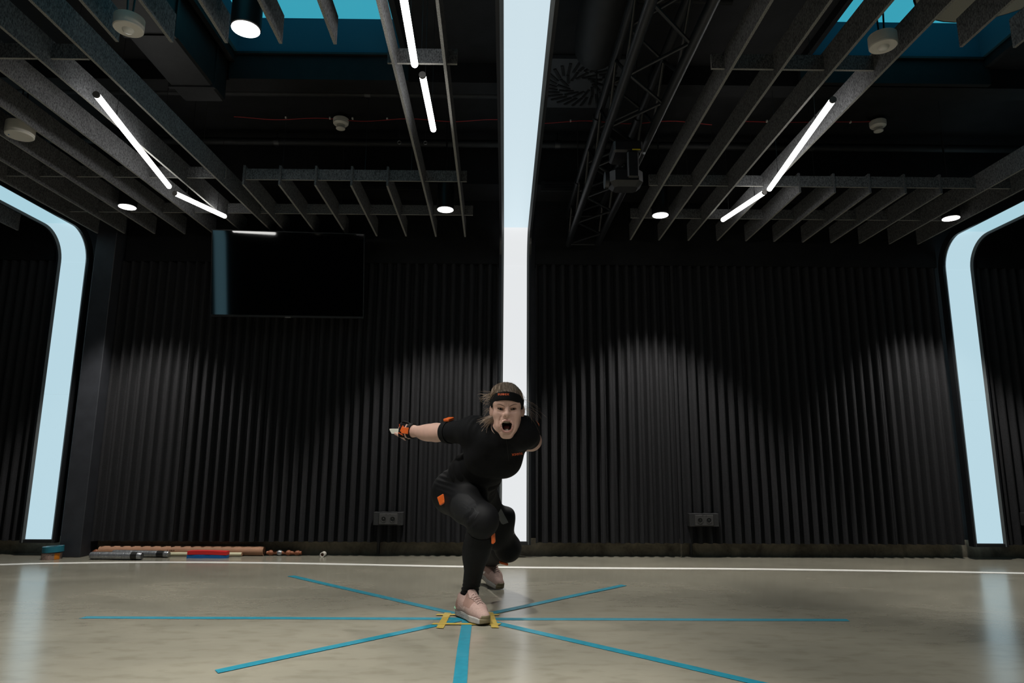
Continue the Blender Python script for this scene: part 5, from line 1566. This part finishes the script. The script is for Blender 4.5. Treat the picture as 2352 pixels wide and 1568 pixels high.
# ------------------------------------------------------------------ shoes (local: x across, y towards the toe, z up)
def make_shoe(name, origin, fd, pitch, label):
    root = bpy.data.objects.new(name, None); COL.objects.link(root); root.parent = person
    yaw = math.atan2(fd[1], fd[0]) - math.pi / 2
    mtx = Matrix.Translation(Vector(origin - PR)) @ Matrix.Rotation(yaw, 4, 'Z') @ Matrix.Translation((0, 0.13, 0)) @ Matrix.Rotation(-pitch, 4, 'X') @ Matrix.Translation((0, -0.13, 0))
    root.matrix_local = mtx @ Matrix.Diagonal((1.0, 1.0, 0.88, 1.0))
    up = Field()
    up.u(rcone(V(0, -0.078, 0.050), V(0, 0.060, 0.046), 0.0355, 0.0420, 0.02), rcone(V(0, 0.060, 0.046), V(0.004, 0.122, 0.036), 0.0420, 0.0300, 0.02),
         rcone(V(0, -0.070, 0.055), V(0, -0.062, 0.098), 0.0360, 0.0385, 0.03), rcone(V(0, -0.040, 0.085), V(0, 0.050, 0.060), 0.036, 0.034, 0.03),
         rcone(V(0, -0.006, 0.122), V(0, 0.030, 0.088), 0.022, 0.026, 0.02))
    hole = ell(V(0, -0.050, 0.128), (0.031, 0.040, 0.034), None, 0.006)
    up.sub(hole)
    xs = axis([(-0.06, 0.06, 0.0030)]); ys_ = axis([(-0.135, 0.175, 0.0034)]); zs = axis([(0.0, 0.16, 0.0030)])
    D = up.grid(xs, ys_, zs); D = np.maximum(D, (0.016 - zs)[None, None, :]).astype(np.float32)
    v, q = surface_nets(D, xs, ys_, zs); fcn = v[q].mean(1)
    mi = np.zeros(len(q), np.int32)
    # darker overlay: heel counter and lace area
    ov = ((np.abs(fcn[:, 0]) > 0.0) & (fcn[:, 1] > -0.012) & (fcn[:, 1] < 0.060) & (fcn[:, 2] > 0.067)) | ((fcn[:, 1] < -0.060) & (fcn[:, 2] > 0.05) & (fcn[:, 2] < 0.09) & (np.abs(fcn[:, 0]) > 0.015))
    mi[ov] = 1
    np_mesh('upper', v, q, [M['shoe_pink'], M['shoe_dark']], mi, root)
    # tongue
    tg = Field(); tg.u(rcone(V(0, 0.000, 0.138), V(0, 0.022, 0.112), 0.0105, 0.012, 0.01), rcone(V(-0.013, 0.000, 0.138), V(-0.015, 0.022, 0.110), 0.009, 0.011, 0.012), rcone(V(0.013, 0.000, 0.138), V(0.015, 0.022, 0.110), 0.009, 0.011, 0.012))
    xs = axis([(-0.04, 0.04, 0.003)]); ys_ = axis([(-0.03, 0.05, 0.003)]); zs = axis([(0.08, 0.16, 0.003)])
    v, q = surface_nets(tg.grid(xs, ys_, zs), xs, ys_, zs); np_mesh('tongue', v, q, M['shoe_pink'], None, root)
    # sole: rounded outline, thicker at the heel, toe spring
    def d2(X, Y):
        a = 1.0
        for (xa, ya, ra, xb, yb, rb) in ((0, -0.082, 0.0385, 0, -0.01, 0.0370), (0, -0.01, 0.0370, 0.002, 0.070, 0.0460), (0.002, 0.070, 0.0460, 0.006, 0.120, 0.0345)):
            t = np.clip((Y - ya) / (yb - ya), 0, 1); q_ = np.hypot(X - (xa + (xb - xa) * t), Y - (ya + (yb - ya) * t)) - (ra + (rb - ra) * t)
            a = smin(a, q_, 0.012)
        return a
    xs = axis([(-0.065, 0.065, 0.0028)]); ys_ = axis([(-0.14, 0.18, 0.0032)]); zs = axis([(-0.008, 0.07, 0.0022)])
    X = xs[:, None, None]; Y = ys_[None, :, None]; Z = zs[None, None, :]
    top = 0.036 + 0.013 * np.clip((-Y - 0.02) / 0.09, 0, 1) - 0.006 * np.clip((Y - 0.05) / 0.08, 0, 1)
    bot = 0.0006 + 0.010 * np.clip((Y - 0.10) / 0.06, 0, 1) ** 2 + 0.006 * np.clip((-Y - 0.095) / 0.03, 0, 1) ** 2
    D = np.maximum(d2(X, Y) + 0.004 + 0 * Z, np.abs(Z - (top + bot) / 2) - (top - bot) / 2 + 0.004) 
    D = (np.sqrt(np.maximum(d2(X, Y) + 0.004, 0) ** 2 + np.maximum(np.abs(Z - (top + bot) / 2) - (top - bot) / 2 + 0.004, 0) ** 2) + np.minimum(D, 0) - 0.004).astype(np.float32)
    v, q = surface_nets(D, xs, ys_, zs); fcn = v[q].mean(1); mi = np.zeros(len(q), np.int32)
    mi[(fcn[:, 1] > 0.128) & (np.abs(fcn[:, 0] - 0.004) < 0.03)] = 1
    mi[(fcn[:, 2] < 0.006)] = 1
    so_ = np_mesh('sole', v, q, [M['sole'], M['toe_rubber']], mi, root)
    # toe cap reaching up
    tf = Field(); tf.ops = list(up.ops)
    xs = axis([(-0.045, 0.045, 0.003)]); ys_ = axis([(0.10, 0.17, 0.003)]); zs = axis([(0.0, 0.06, 0.003)])
    D = tf.grid(xs, ys_, zs) - 0.0022
    D = np.maximum(D, (0.137 + 0.35 * (zs - 0.03))[None, None, :] - ys_[None, :, None]); D = np.maximum(D, (zs - 0.046)[None, None, :]).astype(np.float32); D = np.maximum(D, (0.02 - zs)[None, None, :]).astype(np.float32)
    v, q = surface_nets(D, xs, ys_, zs); np_mesh('toe_cap', v, q, M['toe_rubber'], None, root)
    # pattern of holes along the heel side of the sole
    for s_ in (-1, 1):
        for r_ in range(3):
            for k in range(10):
                y_ = -0.100 + 0.0105 * k + 0.004 * r_; z_ = 0.012 + 0.0085 * r_
                if z_ > 0.034 - 0.0009 * k: continue
                xe = 0.0
                for xx in np.linspace(0.02, 0.06, 60):
                    if d2(np.array(xx * s_), np.array(y_)) > 0: xe = xx; break
                if xe == 0: continue
                MB().bbox(-0.0018, 0.0018, -0.0022, 0.0022, -0.0022, 0.0022, 0.0006).build('sole_hole', M['sole_hole'], so_, loc=(s_ * (xe - 0.0009), y_, z_))
    # mint heel clip
    pts = []
    for i in range(17):
        a = math.pi + math.pi * i / 16
        pts.append((0.0405 * math.cos(a), -0.082 + 0.0405 * math.sin(a), 0.049 - 0.009 * abs(math.cos(a)) ** 1.5))
    MB().tube(pts, 0.0045, 8, radii=[0.002] + [0.0042] * 15 + [0.002]).build('heel_clip', M['mint'], root, smooth=True)
    # laces
    surf = Field(); surf.ops = list(up.ops)
    rows = [0.022, 0.036, 0.050, 0.064, 0.077]
    for i, y_ in enumerate(rows):
        w_ = 0.024 - 0.002 * i
        for s_ in (-1, 1):
            pts = np.array([V(-s_ * w_ + 2 * s_ * w_ * t, y_ - 0.006 + 0.012 * t, 0.16) for t in np.linspace(0, 1, 9)])
            q = surf.cast(pts, V(0, 0, -1), 0.0022 + (0.0012 if s_ > 0 else 0), tmax=0.16)
            MB().tube([tuple(v_) for v_ in q], 0.0024, 6).build('lace', M['lace'], root, smooth=True)
    MB().tube([(0.0, 0.030, 0.1225), (-0.006, 0.020, 0.140), (-0.004, 0.010, 0.152), (0.000, 0.022, 0.134), (0.004, 0.045, 0.1065), (0.006, 0.058, 0.097)], 0.0017, 6).build('lace_loop', M['lace'], root, smooth=True)
    MB().tube([(0.0, 0.030, 0.1225), (-0.018, 0.022, 0.122), (-0.036, 0.016, 0.104), (-0.041, 0.022, 0.088)], 0.0017, 6).build('lace_loop', M['lace'], root, smooth=True)
    # side swooshes
    for s_ in (-1, 1):
        me = flat([(x * 0.070, y * 0.070) for x, y in SW], 5)
        co = np.array([tuple(v_.co) for v_ in me.vertices])
        O_ = V(s_ * 0.09, -0.02, 0.060)[None, :] - co[:, :1] * V(0, 1, 0) * -1 * 1.0 * -1 + co[:, 1:2] * V(0, 0, 1)
        Q = surf.cast(O_, V(-s_, 0, 0), 0.0006, tmax=0.12)
        for v_, q_ in zip(me.vertices, Q): v_.co = q_
        me.materials.append(M['lace'] if pitch == 0 else M['swoosh'])
        o = bpy.data.objects.new('swoosh_mark', me); COL.objects.link(o); o.parent = root
    return root
make_shoe('shoe', V(-0.150, 3.362, 0.0045), FD, 0.0, '')
make_shoe('shoe', V(-0.090, 4.270, 0.0015), unit(V(0.52, -0.85, 0)), R(14), '')

# ------------------------------------------------------------------ white baton held in the right hand
bt = tag(empty('relay_baton', HD(0.088, -0.030, -0.004)), 'short flat white baton held in the outstretched gloved hand', 'baton')
bd = unit(V(-0.93, 0.36, 0.01)); bu_ = V(0, 0, 1.0); bn = unit(np.cross(bd, bu_)); bu_ = np.cross(bn, bd)
mb_ = MB(); rows_ = []
def prof(x, zt, zb):
    h = 0.0055
    return [bd * x + bu_ * zt + bn * (h * 0.5), bd * x + bu_ * (zt * 0.92) + bn * h, bd * x + bu_ * (zb * 0.92) + bn * h, bd * x + bu_ * zb + bn * (h * 0.5),
            bd * x + bu_ * zb - bn * (h * 0.5), bd * x + bu_ * (zb * 0.92) - bn * h, bd * x + bu_ * (zt * 0.92) - bn * h, bd * x + bu_ * zt - bn * (h * 0.5)]
secs = [(-0.075, 0.013, -0.013), (-0.06, 0.014, -0.014), (0.050, 0.0145, -0.0145), (0.072, 0.0145, -0.0120), (0.082, 0.0140, 0.004), (0.085, 0.0135, 0.009)]
vs = []; fs = []
for s_ in secs: vs += [tuple(v) for v in prof(*s_)]
for i in range(len(secs) - 1):
    for q in range(8): fs.append((i * 8 + q, i * 8 + (q + 1) % 8, i * 8 + 8 + (q + 1) % 8, i * 8 + 8 + q))
fs += [tuple(range(7, -1, -1)), tuple((len(secs) - 1) * 8 + q for q in range(8))]
mb_.add(vs, fs).build('baton_shell', M['baton_white'], bt, smooth=False)
